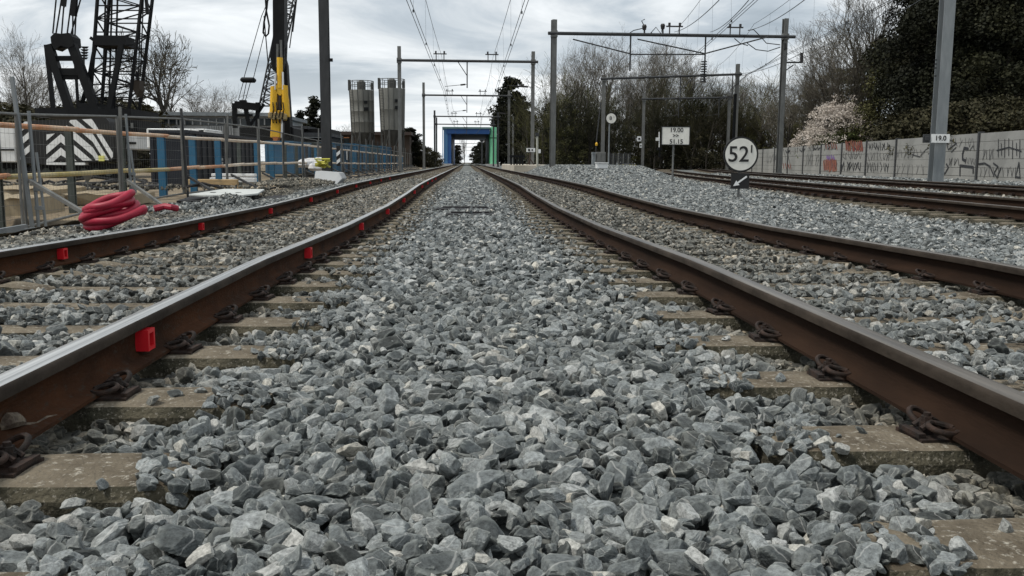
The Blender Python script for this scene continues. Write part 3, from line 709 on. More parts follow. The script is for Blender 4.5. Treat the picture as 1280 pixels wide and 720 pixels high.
# signs ----------------------------------------------------
def text_mb(s, size, c, ydepth=.002, name='lettering', mat=None, parent=None, xscale=1.0, bold=.0):
    cu = bpy.data.curves.new('t', 'FONT'); cu.body = s; cu.size = size; cu.align_x = 'CENTER'; cu.align_y = 'CENTER'; cu.extrude = ydepth; cu.offset = bold
    o = bpy.data.objects.new('t', cu); COL.objects.link(o); dg = bpy.context.evaluated_depsgraph_get(); me = bpy.data.meshes.new_from_object(o.evaluated_get(dg))
    bpy.data.objects.remove(o)
    M = Matrix.Translation(Vector(c)-(Vector(parent.location) if parent else Vector()))@Matrix.Rotation(R(90), 4, 'X')@Matrix.Diagonal((xscale, 1, 1, 1))
    me.transform(M); me.materials.clear(); me.materials.append(mat); return link(name, me, parent)
# 52 round board
Ys = 18.0; c = at(926, 193, Ys); base = at(922.5, 250, Ys)
t = thing('speed_sign', 'round white 52 board with black rim and small arrow plate beneath, standing in clean ballast', 'railway sign', (c.x, Ys, float(glevel(c.x, Ys))-.05))
rd = 20.2*Ys/F_PX
b = MB(); b.lathe((c.x, Ys, c.z), [(rd*1.10, -.012), (rd*1.10, .012)], 48, 'Y'); b.build('rim', signk, t)
b = MB(); b.lathe((c.x, Ys-.014, c.z), [(rd*.985, -.004), (rd*.985, .004)], 48, 'Y'); b.build('disc', signw, t)
text_mb('52', .43, (c.x-.05, Ys-.024, c.z-.01), parent=t, mat=signk, bold=.003)
text_mb('1', .21, (c.x+.205, Ys-.024, c.z+.10), parent=t, mat=signk, bold=.003)
a0 = at(914, 216.5, Ys); a1 = at(936, 236, Ys)
b = MB(); b.span((a0.x, Ys-.01, a1.z), (a1.x, Ys+.01, a0.z)); b.build('arrow_plate', signk, t)
p0 = at(933.5, 220.5, Ys-.016); p1 = at(916.5, 232.5, Ys-.016); d = (p1-p0).normalized(); nn = Vector((-d.z, 0, d.x))
b = MB(); sh = p1-d*.11
b.poly([p0+nn*.017, p0-nn*.017, sh-nn*.017, sh-nn*.055, p1, sh+nn*.055, sh+nn*.017], (0, -.004, 0)); b.build('arrow', white, t)
b = MB(); b.tube([(at(924.5, 236, Ys).x-.01, Ys+.035, base.z-.2), (at(924.5, 236, Ys).x-.01, Ys+.035, c.z+.2)], .025, 8); b.build('post', galv, t, smooth=True)
# 19.00 >> 51.15 board
Ys = 26.0; a0 = at(827.5, 158.5, Ys); a1 = at(861.5, 181, Ys); cx = (a0.x+a1.x)/2; px_ = at(841, 220, Ys).x
t = thing('distance_sign', 'white rectangular board reading 19.00 and 51.15 on a thin post in the ballast', 'railway sign', (cx, Ys, float(glevel(cx, Ys))-.1))
b = MB(); b.span((a0.x, Ys-.012, a1.z), (a1.x, Ys+.012, a0.z)); b.build('board', signw, t, bevel=.008)
for (x, z, sx, sz) in (((a0.x+a1.x)/2, a0.z, a1.x-a0.x+.04, .018), ((a0.x+a1.x)/2, a1.z, a1.x-a0.x+.04, .018), (a0.x, (a0.z+a1.z)/2, .018, a0.z-a1.z), (a1.x, (a0.z+a1.z)/2, .018, a0.z-a1.z)):
    b = MB(); b.box((x, Ys-.002, z), (sx, .034, sz)); b.build('edge_strip', galvd, t)
zc = (a0.z+a1.z)/2
text_mb('19.00', .175, (cx+.02, Ys-.016, zc+.155), parent=t, mat=signk, bold=.002); text_mb('>>', .15, (cx, Ys-.016, zc), parent=t, mat=signk, bold=.002); text_mb('51.15', .175, (cx+.02, Ys-.016, zc-.165), parent=t, mat=signk, bold=.002)
b = MB(); b.tube([(px_, Ys+.04, float(glevel(px_, Ys))-.2), (px_, Ys+.04, a0.z-.05)], .028, 8); b.build('post', galv, t, smooth=True)
# small round board
Ys = 60; c = at(764, 148, Ys); t = thing('speed_sign', 'small distant round white board on a tall thin pole, left of the trees', 'railway sign', (c.x, Ys, 0))
b = MB(); b.lathe((c.x, Ys, c.z), [(.35, -.02), (.35, .02)], 28, 'Y'); b.build('rim', signk, t)
b = MB(); b.lathe((c.x, Ys-.024, c.z), [(.315, -.004), (.315, .004)], 28, 'Y'); b.build('disc', signw, t)
text_mb('8', .34, (c.x-.04, Ys-.035, c.z), parent=t, mat=signk, bold=.004); text_mb('1', .18, (c.x+.17, Ys-.035, c.z+.08), parent=t, mat=signk)
b = MB(); b.tube([(c.x-.1, Ys+.06, 0), (c.x-.1, Ys+.06, c.z)], .045, 8); b.build('post', galvl, t, smooth=True)
# 19.0 plate hung on the broad mast
a0 = at(1164.5, 167.5, 29.2); a1 = at(1186.5, 178.5, 29.2)
t = thing('kilometre_plate', 'small white plate reading 19.0 fixed to the broad pale mast', 'plate', ((a0.x+a1.x)/2, 29.2, a1.z))
b = MB(); b.span((a0.x, 29.19, a1.z), (a1.x, 29.215, a0.z)); b.build('board', white, t)
text_mb('19.0', .22, ((a0.x+a1.x)/2, 29.18, (a0.z+a1.z)/2), parent=t, mat=signk, bold=.004)
a0 = at(1154, 168, 29.2); a1 = at(1162, 178.5, 29.2)
b = MB(); b.span((a0.x, 29.17, a1.z), (a1.x, 29.23, a0.z)); b.span((a0.x+.05, 29.14, a1.z+.06), (a1.x-.05, 29.17, a0.z-.06)); tag(b.build('junction_box', galvd, bevel=.01), 'small grey box on the left side of the broad pale mast', 'junction box')
# signal plates at the third curving gantry
for (px, py, w_, h_, lb) in ((799, 173.5, 5, 6, 'tiny white number plate on the left post of the third curving gantry'), (801, 182, 3, 5, 'tiny white tag low on the left post of the third curving gantry')):
    p = at(px, py, 97.5); s_ = 97.5/F_PX; b = MB(); b.box(p, (w_*s_, .03, h_*s_)); b.cur = 1; b.box(p-Vector((0, .03, 0)), (w_*s_*.5, .02, h_*s_*.4)); tag(b.build('number_plate', [white, signk]), lb, 'plate')
def signal(px, py0, py1, Y, label, zb):
    t = thing('signal_post', label, 'signal', at(px, zb, Y)); b = MB(); p = at(px, zb, Y); q = at(px, py0, Y); b.tube([p, q], .05, 6); b.build('post', white, t)
    s_ = Y/F_PX; b = MB(); b.box(at(px-2, py0+9, Y)-Vector((0, .06, 0)), (5*s_, .04, 4*s_)); b.build('plate', white, t)
    b = MB(); b.box(at(px+.5, py1, Y), (6*s_, .3, 3*s_)); b.box(at(px+.5, py1+6, Y), (2*s_, .15, 9*s_)); b.build('lamp_head', blackm, t); return t
signal(824, 165, 186, 90, 'white-posted signal with black head, left of the 19.00 board', 184)
# mound-side items
def boxthing(name, cat, label, px0, py0, px1, py1, Y, dep, mat, extra=None, bev=.02):
    a_ = at(px0, py0, Y); c_ = at(px1, py1, Y); t = thing(name, label, cat, ((a_.x+c_.x)/2, Y, c_.z))
    b = MB(); b.span((a_.x, Y, c_.z), (c_.x, Y+dep, a_.z)); b.build('body', mat, t, bevel=bev)
    h = a_.z-c_.z; w_ = c_.x-a_.x
    if extra == 'door':
        b = MB(); b.span((a_.x+w_*.1, Y-.02, c_.z+h*.08), (a_.x+w_*.48, Y, c_.z+h*.9)); b.build('door', mat, t)
        b = MB(); b.span((a_.x+w_*.52, Y-.02, c_.z+h*.08), (a_.x+w_*.9, Y, c_.z+h*.9)); b.build('door', mat, t)
    if extra == 'lid':
        b = MB(); b.span((a_.x-w_*.05, Y-.05, a_.z), (c_.x+w_*.05, Y+dep+.05, a_.z+h*.15)); b.build('lid', mat, t)
    return t
boxthing('relay_cabinet', 'cabinet', 'grey relay cabinet at the foot of the second curving gantry', 746, 190, 757, 208, 73, .8, galv, 'door')
boxthing('relay_cabinet', 'cabinet', 'slim pale cabinet left of the grey relay cabinet', 740.5, 192.5, 744, 208, 73, .5, galvl, 'lid')
boxthing('cable_chest', 'cable chest', 'white block lying on the ballast mound by the small round board', 746, 204, 759.5, 211, 36, .4, white, 'lid')
b = MB(); p0 = at(776, 208, 58); p1 = at(795, 204.5, 58); b.span((p0.x, 58, p0.z), (p1.x, 58.9, p0.z+.10)); b.cur = 1; b.lathe((p0.x+.5, 58.4, p0.z+.1), [(.4, 0), (.32, .07), (.1, .1)], 12); b.span((p0.x+.1, 58, p0.z-.15), (p1.x-.2, 58.7, p0.z))
tag(b.build('cover_plate', [pmat('yellow_pale', (.62, .55, .12), .6), blackm], bevel=.01), 'low yellow cover lying at the start of the curving rails', 'cover')
t = thing('picket_fence', 'short pale picket fence behind the relay cabinets', 'fence', at(770, 206, 80))
for k in range(14):
    p = at(760+k*2.1, 203, 80); b = MB(); b.box((p.x, 80, p.z+.25), (.09, .03, 1.1+.12*math.sin(k*2))); b.build('slat', galvd if k % 3 else galv, t)
b = MB(); p = at(760, 196, 80.1); q = at(788, 196, 80.1); b.tube([p, q], .04, 4); b.build('rail', galvd, t)
b = MB(); b.tube([at(751, 128, 74), at(745.5, 176, 74)], .05, 5); b.tube([at(745.5, 176, 74), at(744.5, 196, 74)], .04, 5)
b.cur = 1; b.lathe(at(745.7, 180, 74), [(.08, -.14), (.11, 0), (.05, .14)], 8); tag(b.build('guy_wire', [galvd, yellow]), 'slanting guy wire with a yellow tensioner beside the second curving gantry', 'guy wire')
# level-crossing things by the near main gantry
t = thing('bench_frame', 'dark low metal frame beside the right main track below the gantry mast', 'metal frame', at(647, 206, 62))
for k in range(5):
    p = at(639+k*3.6, 201, 62); b = MB(); b.box((p.x, 62, p.z), (.09, .3, .55)); b.build('upright', blackm, t)
b = MB(); p0 = at(637, 194, 62); p1 = at(656, 197, 62); b.span((p0.x, 61.8, p1.z), (p1.x, 62.3, p0.z)); b.build('top', blackm, t)
t = thing('warning_board', 'small white board with dark marks at the foot of the near gantry mast', 'board', at(663, 206, 64))
b = MB(); a_ = at(658, 185, 64); c_ = at(669, 190, 64); b.span((a_.x, 64, c_.z), (c_.x, 64.04, a_.z)); b.build('board', white, t)
b = MB(); b.box((a_+c_)/2+Vector((-.12, -.02, 0)), (.14, .02, .15)); b.box((a_+c_)/2+Vector((.1, -.02, 0)), (.1, .02, .12)); b.build('marks', signk, t)
b = MB(); p = at(663, 190, 64.02); b.tube([p, at(661.5, 206, 64.02)], .06, 5); b.tube([at(663, 199, 64), at(658, 207, 64)], .05, 4); b.tube([at(663, 199, 64), at(668, 207, 64)], .05, 4); b.build('stand', brown, t)
t = thing('lamp_post', 'short cream post with a small lamp box, right of the near gantry', 'lamp post', at(671.5, 208, 63))
b = MB(); b.tube([at(671.5, 212, 63), at(671.5, 166, 63)], .075, 7); b.build('post', pmat('cream_post', (.42, .42, .36), .6), t)
b = MB(); b.box(at(671.5, 168, 63), (.26, .2, .24)); b.build('head', galvd, t); b = MB(); b.box(at(674.3, 189, 63), (.16, .2, .26)); b.build('box', white, t)
sand = pmat('pale_platform', (.40, .36, .29), .9, 0, (.52, .48, .41), .8, 8)
b = MB(); p0 = at(641, 210, 64); p1 = at(684, 200.5, 64); b.span((p0.x, 63, -.1), (p1.x+.4, 84, .50)); b.build('platform', sand, kind='structure', bevel=.04)

# ---------------------------------------------------------------- concrete noise wall with graffiti
WD = 18.0; wa = R(6.85); wdir = Vector((math.sin(wa), math.cos(wa), 0)); wn = Vector((math.cos(wa), -math.sin(wa), 0))
def wall_pt(s, z, off=0): return wn*(WD+off)+wdir*s+Vector((0, 0, z))
def s_px(px):
    k = at(px, 200, 1.0).x; Yv = WD/(k*math.cos(wa)-math.sin(wa)); return k*Yv*math.sin(wa)+Yv*math.cos(wa)
PW = 5.4; s0 = s_px(1224)-PW*4
WZ0, WZ1 = -.22, 2.08
t = thing('noise_wall', 'long grey concrete plank wall with dark posts and graffiti, right of all the tracks', 'wall', (0, 0, 0))
plank = {}
rotw = Matrix.Rotation(-wa, 3, 'Z')
nb = 6; ph_ = (WZ1-WZ0)/nb
def plank_mesh(k):
    b = MB(); b.box((0, 0, 0), (.10+.008*((k*7) % 3), PW-.16, ph_-.014)); me = b.mesh('plank', wallm); return me
pms = [plank_mesh(k) for k in range(3)]
npan = 26
for k in range(npan):
    sc = s0+PW*k
    b = MB(); b.box(wall_pt(sc, (WZ0+WZ1)/2+.02), (.24, .15, WZ1-WZ0+.10), rotw); b.build('post', darkpost, t)
    if k < 20:
        for j in range(nb):
            o = link('plank', pms[(k*3+j*2) % 3], t); o.location = wall_pt(sc+PW/2, WZ0+ph_*(j+.5)+.005*((k*j) % 3), .003*((k+j) % 3)); o.rotation_euler = (0, 0, -wa)
    else:
        b = MB(); b.box(wall_pt(sc+PW/2, (WZ0+WZ1)/2), (.1, PW-.16, WZ1-WZ0), rotw); b.build('panel', wallm, t)
# graffiti: thin paint strokes proud of the planks
gk = pmat('paint_black', (.022, .024, .028), .7); gr = pmat('paint_red', (.17, .03, .028), .8, 0, (.20, .09, .05), 2, 5); go_ = pmat('paint_orange', (.25, .10, .06), .8, 0, (.17, .05, .045), 2, 5); gp = pmat('paint_purple', (.16, .10, .26), .7); gw = pmat('paint_white', (.5, .5, .48), .7)
def stroke(b, P_, w_):
    """P_: (s, z) points on the wall face"""
    off = -.072
    for (s_a, za), (s_b, zb_) in zip(P_[:-1], P_[1:]):
        d_ = Vector((s_b-s_a, zb_-za)); L_ = d_.length
        if L_ < 1e-5: continue
        d_ /= L_; n_ = Vector((-d_.y, d_.x))*w_/2; e_ = d_*w_*.3
        q = [Vector((s_a, za))-e_+n_, Vector((s_a, za))-e_-n_, Vector((s_b, zb_))+e_-n_, Vector((s_b, zb_))+e_+n_]
        stroke.k = (stroke.k+1) % 5
        b.add([wall_pt(v.x, v.y, off-stroke.k*.0006) for v in q], [(0, 1, 2, 3)])
stroke.k = 0
def graf(name, label, mats_strokes):
    b = MB(); ms = []
    for m_, P_, w_ in mats_strokes:
        if m_ not in ms: ms.append(m_)
        b.cur = ms.index(m_); stroke(b, P_, w_)
    o = b.build(name, ms, t); o['label'] = label; return o
def arc(cs, cz, rs, rz_, a0, a1, n=9): return [(cs+rs*math.cos(a0+(a1-a0)*i/n), cz+rz_*math.sin(a0+(a1-a0)*i/n)) for i in range(n+1)]
def WP(px, py):  # point of the wall face seen at px,py
    s = s_px(px); Yv = wall_pt(s, 0, -.07).y; z = at(px, py, Yv).z; return (s, z)
# a 'C', a bracket and an arch-like line between 1180 and 1280
graf('graffiti', 'black C-shaped graffiti stroke right of the mast', [(gk, [WP(1211, 186), WP(1206, 185), WP(1204.5, 192), WP(1205, 199), WP(1209, 201)], .13)])
graf('graffiti', 'black bracket-like graffiti line low on the wall', [(gk, [WP(1203, 219), WP(1202.5, 207), WP(1219, 209), WP(1219.5, 216)], .12)])
graf('graffiti', 'looping black graffiti line on the nearest panel', [(gk, [WP(1226, 205), WP(1233, 204), WP(1240, 208), WP(1246, 220)], .08), (gk, [WP(1244, 204), WP(1250, 208), WP(1246, 216), WP(1250, 222), WP(1254, 210)], .07), (gk, [WP(1273, 222), WP(1276, 203), WP(1279, 222), WP(1273, 221)], .07)])
graf('graffiti', 'thin grey upright graffiti scrawl on the nearest panel', [(gk, [WP(x_, 176+3*math.sin(x_)), WP(x_+1.5, 196+2*math.cos(x_*2))], .05) for x_ in (1248, 1252, 1256, 1261, 1266, 1271, 1275)]+[(gk, [WP(1247, 188), WP(1262, 184), WP(1278, 189)], .05)])
graf('graffiti', 'small black scrawl behind the foot of the mast', [(gk, [WP(1176, 205), WP(1182, 207), WP(1177, 212), WP(1184, 217), WP(1188, 209), WP(1185, 205)], .09), (gk, [WP(1182, 180), WP(1188, 175), WP(1196, 179), WP(1186, 187), WP(1184, 180)], .05), (gk, [WP(1196, 184), WP(1190, 190)], .05), (gk, [WP(1213, 188), WP(1217, 182), WP(1219, 188)], .04)])
rr_ = random.Random(5)
def scrib(p0, p1, y0, y1, n, m_, w_):
    out = []; 
    for i in range(n):
        xa = p0+(p1-p0)*i/n; P_ = [WP(xa+rr_.uniform(-1, 1), y0+rr_.uniform(0, 2)), WP(xa+rr_.uniform(-.5, 2), (y0+y1)/2+rr_.uniform(-2, 2)), WP(xa+rr_.uniform(-1, 3), y1-rr_.uniform(0, 2))]
        if rr_.random() < .5: P_.append(WP(xa+3, y0+rr_.uniform(1, 4)))
        out.append((m_, P_, w_))
    return out
def fill(x0_, x1_, y0_, y1_, m_, n=7, w_=.26):
    return [(m_, [WP(x0_+(x1_-x0_)*(j+rr_.uniform(.0, .3))/n, y0_+rr_.uniform(0, 2)), WP(x0_+(x1_-x0_)*(j+rr_.uniform(.4, 1))/n, y1_-rr_.uniform(0, 2))], w_) for j in range(n)]
graf('graffiti', 'tall thin letter-like tags on the panel left of the mast', scrib(1086, 1113, 178, 188, 8, gk, .08)+scrib(1085, 1113, 203, 215, 8, gk, .07))
graf('graffiti', 'grey arrow-like sweep on the panel behind the mast', [(gk, [WP(1141, 193), WP(1151, 196), WP(1158, 187), WP(1163, 184)], .045)])
graf('graffiti', 'red graffiti block at the top of one panel', fill(1057, 1079, 177, 188, gr, 9, .3)+scrib(1057, 1079, 177, 188, 6, gk, .09))
graf('graffiti', 'black scrawl under the red graffiti block', scrib(1053, 1078, 202, 214, 7, gk, .10))
graf('graffiti', 'orange-red graffiti patch with purple top low on one panel', fill(1031, 1048, 200, 213, go_, 8, .36)+fill(1034, 1045, 194, 200, gp, 4, .2)+scrib(1031, 1048, 200, 212, 5, gk, .07))
graf('graffiti', 'faded orange and black tag near the top of one panel', fill(1032, 1048, 179, 187, go_, 5, .14)+scrib(1032, 1048, 179, 188, 5, gk, .10))
graf('graffiti', 'small black scribbles on the far wall panels', scrib(1012, 1026, 181, 188, 4, gk, .09)+scrib(994, 1007, 184, 191, 4, gk, .09)+scrib(980, 990, 186, 193, 4, gk, .10)+scrib(970, 978, 194, 202, 3, gk, .10))
graf('graffiti', 'faint red patch low on a far wall panel', fill(980, 991, 204, 211, gr, 4, .16))

grey_ = pmat('paint_grey', (.07, .072, .075), .8)
graf('graffiti', 'faint overlapping scribbles on the panel behind the broad pale mast', scrib(1122, 1156, 186, 198, 7, grey_, .035)+scrib(1124, 1160, 204, 220, 6, grey_, .03))
graf('graffiti', 'faint overlapping scribbles right of the broad pale mast', scrib(1184, 1222, 172, 184, 7, grey_, .03)+scrib(1188, 1202, 196, 208, 4, gk, .04)+scrib(1206, 1222, 196, 206, 4, grey_, .03))
graf('graffiti', 'faint tag along the bottom of the nearest panel', scrib(1228, 1278, 208, 222, 9, grey_, .035)+scrib(1230, 1246, 186, 200, 4, grey_, .04))
graf('graffiti', 'dense small tags low on the middle panels', scrib(1086, 1116, 190, 201, 8, grey_, .05)+scrib(1055, 1078, 189, 200, 7, grey_, .05)+scrib(1008, 1026, 192, 208, 6, grey_, .06)+scrib(960, 990, 192, 206, 8, grey_, .06))

# ---------------------------------------------------------------- wires
def wire(name, label, pts_, r, sag, group=None, parent=None, n=14):
    b = MB(); line = []
    for (p, q) in zip(pts_[:-1], pts_[1:]):
        p = Vector(p); q = Vector(q)
        for i in range(n):
            u = i/n; line.append(p.lerp(q, u)-Vector((0, 0, 4*sag*u*(1-u))))
    line.append(Vector(pts_[-1])); b.tube(line, r, 4)
    o = b.build(name, wirem, parent)
    if label: tag(o, label, 'wire', group)
    return o
def overhead(label, xs, zm, zc_, sag, rm=.011, stag=.18, dropn=6):
    t = thing('overhead_line', label, 'overhead line', (0, 0, 0), 'overhead contact lines')
    wire('messenger_wire', None, [(x, y, zm) for x, y in xs], rm, sag, parent=t)
    for q in (-.06, .06):
        wire('contact_wire', None, [(x+q+stag*(1 if i % 2 else -1), y, zc_) for i, (x, y) in enumerate(xs)], rm*.95, .02, parent=t)
    for (xa, ya), (xb, yb) in zip(xs[:-1], xs[1:]):
        if ya > 110: break
        for k in range(1, dropn+1):
            u = k/(dropn+1)
            if ya+(yb-ya)*u < 8: continue
            p = Vector((xa+(xb-xa)*u, ya+(yb-ya)*u, zm-4*sag*u*(1-u))); i = xs.index((xa, ya)); st = stag*((1 if i % 2 else -1)*(1-u)+(-1 if i % 2 else 1)*u)
            b = MB(); b.tube([p, Vector((p.x+st, p.y, zc_))], .0045, 3); b.build('dropper', wirem, t)
            b = MB(); b.box((p.x+st, p.y, zc_+.03), (.05, .05, .09)); b.build('clamp', wirem, t)
ym = [6, 68, 106, 142, 166, 230, 290, 350, 430, 540]
overhead('overhead line above the left main track', [(XL, y) for y in ym], 8.25, 5.72, .55, .013)
overhead('overhead line above the right main track', [(XR, y) for y in ym], 8.25, 5.72, .55, .013)
yc = [2, 29.5, 53.5, 76, 98, 138, 150]
overhead('overhead line above the nearer curving track', [(float(x3(y)), y) for y in yc], 8.45, 5.8, .3, .011, .2, 4)
overhead('overhead line above the farther curving track', [(float(x4(y)), y) for y in yc], 8.6, 5.8, .3, .011, .2, 4)
for k, (a_, c_, lb) in enumerate([((1003, 66, 55), (1142, -8, 26), 'feeder wire running from the wide gantry bracket up over the trees'),
                                  ((1003, 72, 55), (1163, -8, 26), 'lower feeder wire beside it, from the same bracket over the trees')]):
    wire('feeder_wire', lb, [at(*a_), at(*c_)], .012, .25, 'feeder wires at the wide gantry')
wire('feeder_wire', 'feeder wire from the black gantry post to the wide gantry bracket, upper', [at(925, 92, 76), at(1001, 67, 55)], .02, .25, 'feeder wires at the wide gantry')
wire('feeder_wire', 'feeder wire from the black gantry post to the wide gantry mast, lower', [at(926, 95, 76), at(982, 62, 55)], .02, .25, 'feeder wires at the wide gantry')
for k, (p1, p2) in enumerate([((936, 0), (888, 40)), ((899, 0), (843, 40)), ((1012, -5), (935, 38))]):
    wire('feeder_wire', ['tension wire rising from the middle of the wide gantry beam', 'tension wire rising from the left support on the wide gantry beam', 'tension wire rising from the right end of the wide gantry beam'][k], [at(p2[0], p2[1], 53.5), at(p1[0], p1[1], 33)], .016, .2, 'tension wires above the wide gantry')
# ---------------------------------------------------------------- site fence
FX = -5.85
fy = [9.0+3.5*i for i in range(27)]
top_z = lambda y: float(lerp(y, [9, 12.5, 16.5, 20, 27, 35, 60, 100], [1.15, 1.22, 1.38, 1.5, 1.57, 1.45, 1.5, 1.5]))
def base_z(y): return float(lerp(y, [9, 12, 15, 18], [-.40, -.36, -.2, -.12]))
def panel_wires(L, H):
    b = MB()
    nv = int(L/.11)
    for k in range(1, nv):
        y = L*k/nv; b.box((0, y, H/2), (.0016, .0016, H))
    nh = 8
    for k in range(1, nh): b.box((.003, L/2, H*k/nh), (.002, L, .003))
    return b.mesh('wire_mesh', galv)
wm = panel_wires(3.42, 1.0)
postlean = [-.10, .05, .03, -.04, .05, 0, .03, -.05, .02, .0]
for i, y in enumerate(fy[:-1]):
    zb = base_z(y)+.08; zt = top_z(y); zb2 = base_z(y+3.5)+.08; zt2 = top_z(y+3.5)
    t = thing('fence_panel', ('nearest' if i == 0 else ORD[i]+' nearest')+' section of grey wire mesh fence with its post, left of the tracks', 'fence panel', (FX, y, zb), 'mesh fence sections along the site')
    b = MB(); b.tube([(FX, y+.05, zb), (FX, y+.05, zt)], .021, 6); b.tube([(FX, y+3.45, zb2), (FX, y+3.45, zt2)], .021, 6); b.tube([(FX, y+.05, zt), (FX, y+3.45, zt2)], .019, 6); b.tube([(FX, y+.05, zb), (FX, y+3.45, zb2)], .019, 6)
    b.build('frame', galv, t, smooth=True)
    if i < 16:
        o = link('wire_mesh', wm, t); o.location = (0, .04, 0); o.scale = (1, 1, (zt+zt2-zb-zb2)/2)
    le = postlean[i % 10]
    b = MB(); ph = float(lerp(y, [9, 12.5, 16, 20, 30, 40], [1.6, 1.70, 1.52, 1.72, 1.85, 1.95]))
    w_ = .05 if y < 22 else .045
    b.bar((FX+.03-le*1.2+(.14 if i == 1 else 0), y, zb-.2), (FX+.03+le*.6-(.10 if i == 1 else 0), y, ph), w_*.95, w_*.85); b.build('post', galvl if i < 2 else (galv if i % 3 else galvd), t)
    if i < 3:
        b = MB(); b.tube([(FX+.14, y+.1, zb-.25), (FX+.10, y+.1, zt+.05)], .024, 6); b.tube([(FX+.2, y+.2, zb-.25), (FX+.12, y+.2, zt*.6)], .02, 6)
        for z_ in (zb+.25, zb+.5): b.box((FX+.15, y+.12, z_), (.09, .09, .05))
        b.build('clamp_post', galvl, t)
    # raking brace towards the track
    zh = .36 if i == 1 else .30; fx_ = FX+(1.42 if i == 1 else 1.05)
    ft = float(site_z(np.array(FX+1.2), np.array(y)))+.06 if FX+1.2 < -4.9 else float(glevel(fx_, y-.6))+.03
    b = MB(); b.bar((FX+.1, y, zh), (fx_, y-1.0, ft), .045, .045); b.build('brace', galv if i < 3 else galvd, t)
    b = MB(); b.bar((fx_, y-1.0, ft), (FX+.9, y+1.6, ft+.01), .04, .04); b.bar((fx_, y-1.0, ft), (FX+.2, y-1.6, ft-.06), .04, .04); b.build('ground_bar', galvl if i < 3 else galvd, t)
# pipe barrier behind the fence
BX = -6.15
def bz(y): return float(lerp(y, [6, 12, 20, 27, 36, 60, 110], [1.10, 1.10, 1.14, 1.20, 1.25, 1.2, 1.2])), float(lerp(y, [6, 12, 20, 27, 36, 60, 110], [.38, .40, .46, .55, .58, .5, .5]))
t = thing('pipe_barrier', 'long handrail of orange and yellowish scaffold pipes on posts along the site', 'barrier', (BX, 8, -.4))
by = [7.2, 9.4, 11.85, 12.6, 14.9, 17.1]+[19.3+2.15*k for k in range(34)]
cols = [postg, postg, postg, postg, postg, postg, bluep, bluep, bluep, postg, bluep, bluep, postg, postg]
for k, y in enumerate(by):
    za, zc_ = bz(y); m_ = cols[k] if k < len(cols) else (galvd if k % 3 else bluep)
    b = MB(); ww = (.10 if m_ is postg else .14) if k < 12 else .10; b.ibeam((BX-.06, y, base_z(y)-.3), (BX-.06, y, za+.03), ww, ww*.8, .02); b.build('post', m_, t)
pc = [(pipeo, pipeo), (pipeo, pipeo), (pipeo, pipeo), (pipeo, pipey), (pipeo, pipey), (pipeo, pipey), (pipew, pipeo), (pipew, pipeo), (pipew, pipew)]
for k in range(len(by)-1):
    y0, y1 = by[k], by[k+1]; a_ = bz(y0); c_ = bz(y1); m1, m2 = pc[k] if k < len(pc) else (pipew, pipew)
    b = MB(); b.tube([(BX+.06, y0-.05, a_[0]-.02), (BX+.06, y1+.05, c_[0]-.02+.015*(k % 2))], .036, 8); b.build('top_pipe', m1, t, smooth=True)
    b = MB(); b.tube([(BX+.06, y0-.05, a_[1]), (BX+.06, y1+.05, c_[1]+.015*((k+1) % 2))], .038, 8); b.build('lower_pipe', m2, t, smooth=True)
# ---------------------------------------------------------------- hose coil, plate, timbers, blocks
hc = at(140, 281, 10.2); t = thing('hose_coil', 'coil of thick crimson hose lying between the mesh fence and the leftmost rail', 'hose', (hc.x, 10.2, hc.z-.05))
rr_ = random.Random(11)
for k in range(6):
    al = .30+rr_.uniform(-.16, .16); be = .16+rr_.uniform(-.10, .10); rx = .300-.013*k+rr_.uniform(-.02, .02); ry = .24
    n_ = Vector((-math.sin(al), -.25, math.cos(al)))*.040*(k-2.2); c = Vector((hc.x+.01+rr_.uniform(-.05, .05), 10.2+rr_.uniform(-.05, .05), hc.z+.150))+n_; P_ = []
    ph = rr_.uniform(0, 6)
    for i in range(32):
        a_ = 2*math.pi*i/32; w_ = 1+.05*math.sin(2*a_+ph)
        P_.append(c+Vector((math.cos(al), 0, math.sin(al)))*(rx*math.cos(a_)*w_)+Vector((0, math.cos(be), math.sin(be)))*(ry*math.sin(a_))+Vector((0, 0, .012*math.sin(3*a_+ph))))
    b = MB(); b.tube(P_, .041, 12, closed=True); b.build('hose_loop', hose, t, smooth=True)
p = at(209, 261, 13.0)
b = MB(); b.tube([p+Vector((-.18, 0, 0)), p+Vector((-.05, .05, .03)), p+Vector((.05, 0, .02)), p+Vector((.10, .1, 0))], .045, 9); tag(b.build('hose_offcut', hose, smooth=True), 'short piece of crimson hose lying behind the coil', 'hose')
# stone heap
def heap(px, py, Y, sx, sy, h, n, label, size=.05, mat_i=0):
    c = at(px, py, Y); r = np.random.default_rng(int(px)); me = bpy.data.meshes.new('heap')
    xy = r.uniform(-1, 1, (n, 2)); rr0 = np.linalg.norm(xy, axis=1); k = rr0 < 1; xy = xy[k]; rr0 = rr0[k]
    P_ = np.column_stack([c.x+xy[:, 0]*sx, c.y+xy[:, 1]*sy, c.z+h*(1-rr0**1.5)*r.uniform(.6, 1.0, len(xy))]); m_ = len(P_)
    me.vertices.add(m_); me.vertices.foreach_set('co', P_.astype(np.float32).ravel())
    attr(me, 'rot', 'FLOAT_VECTOR', r.uniform(0, 6, (m_, 3)).astype(np.float32), 'vector'); sc_ = r.uniform(.7, 1.4, m_)*size
    attr(me, 'scl', 'FLOAT_VECTOR', np.repeat(sc_[:, None], 3, 1).astype(np.float32), 'vector'); attr(me, 'idx', 'INT', (NHI+r.integers(0, NLO, m_)).astype(np.int32), 'value')
    attr(me, 'dirt', 'FLOAT', np.zeros(m_, np.float32)+(.9 if px in (90, 370, 330) else .15), 'value'); o = link('stone_heap', me); tag(o, label, 'stones', None, 'stuff'); gn_inst(o, stones)
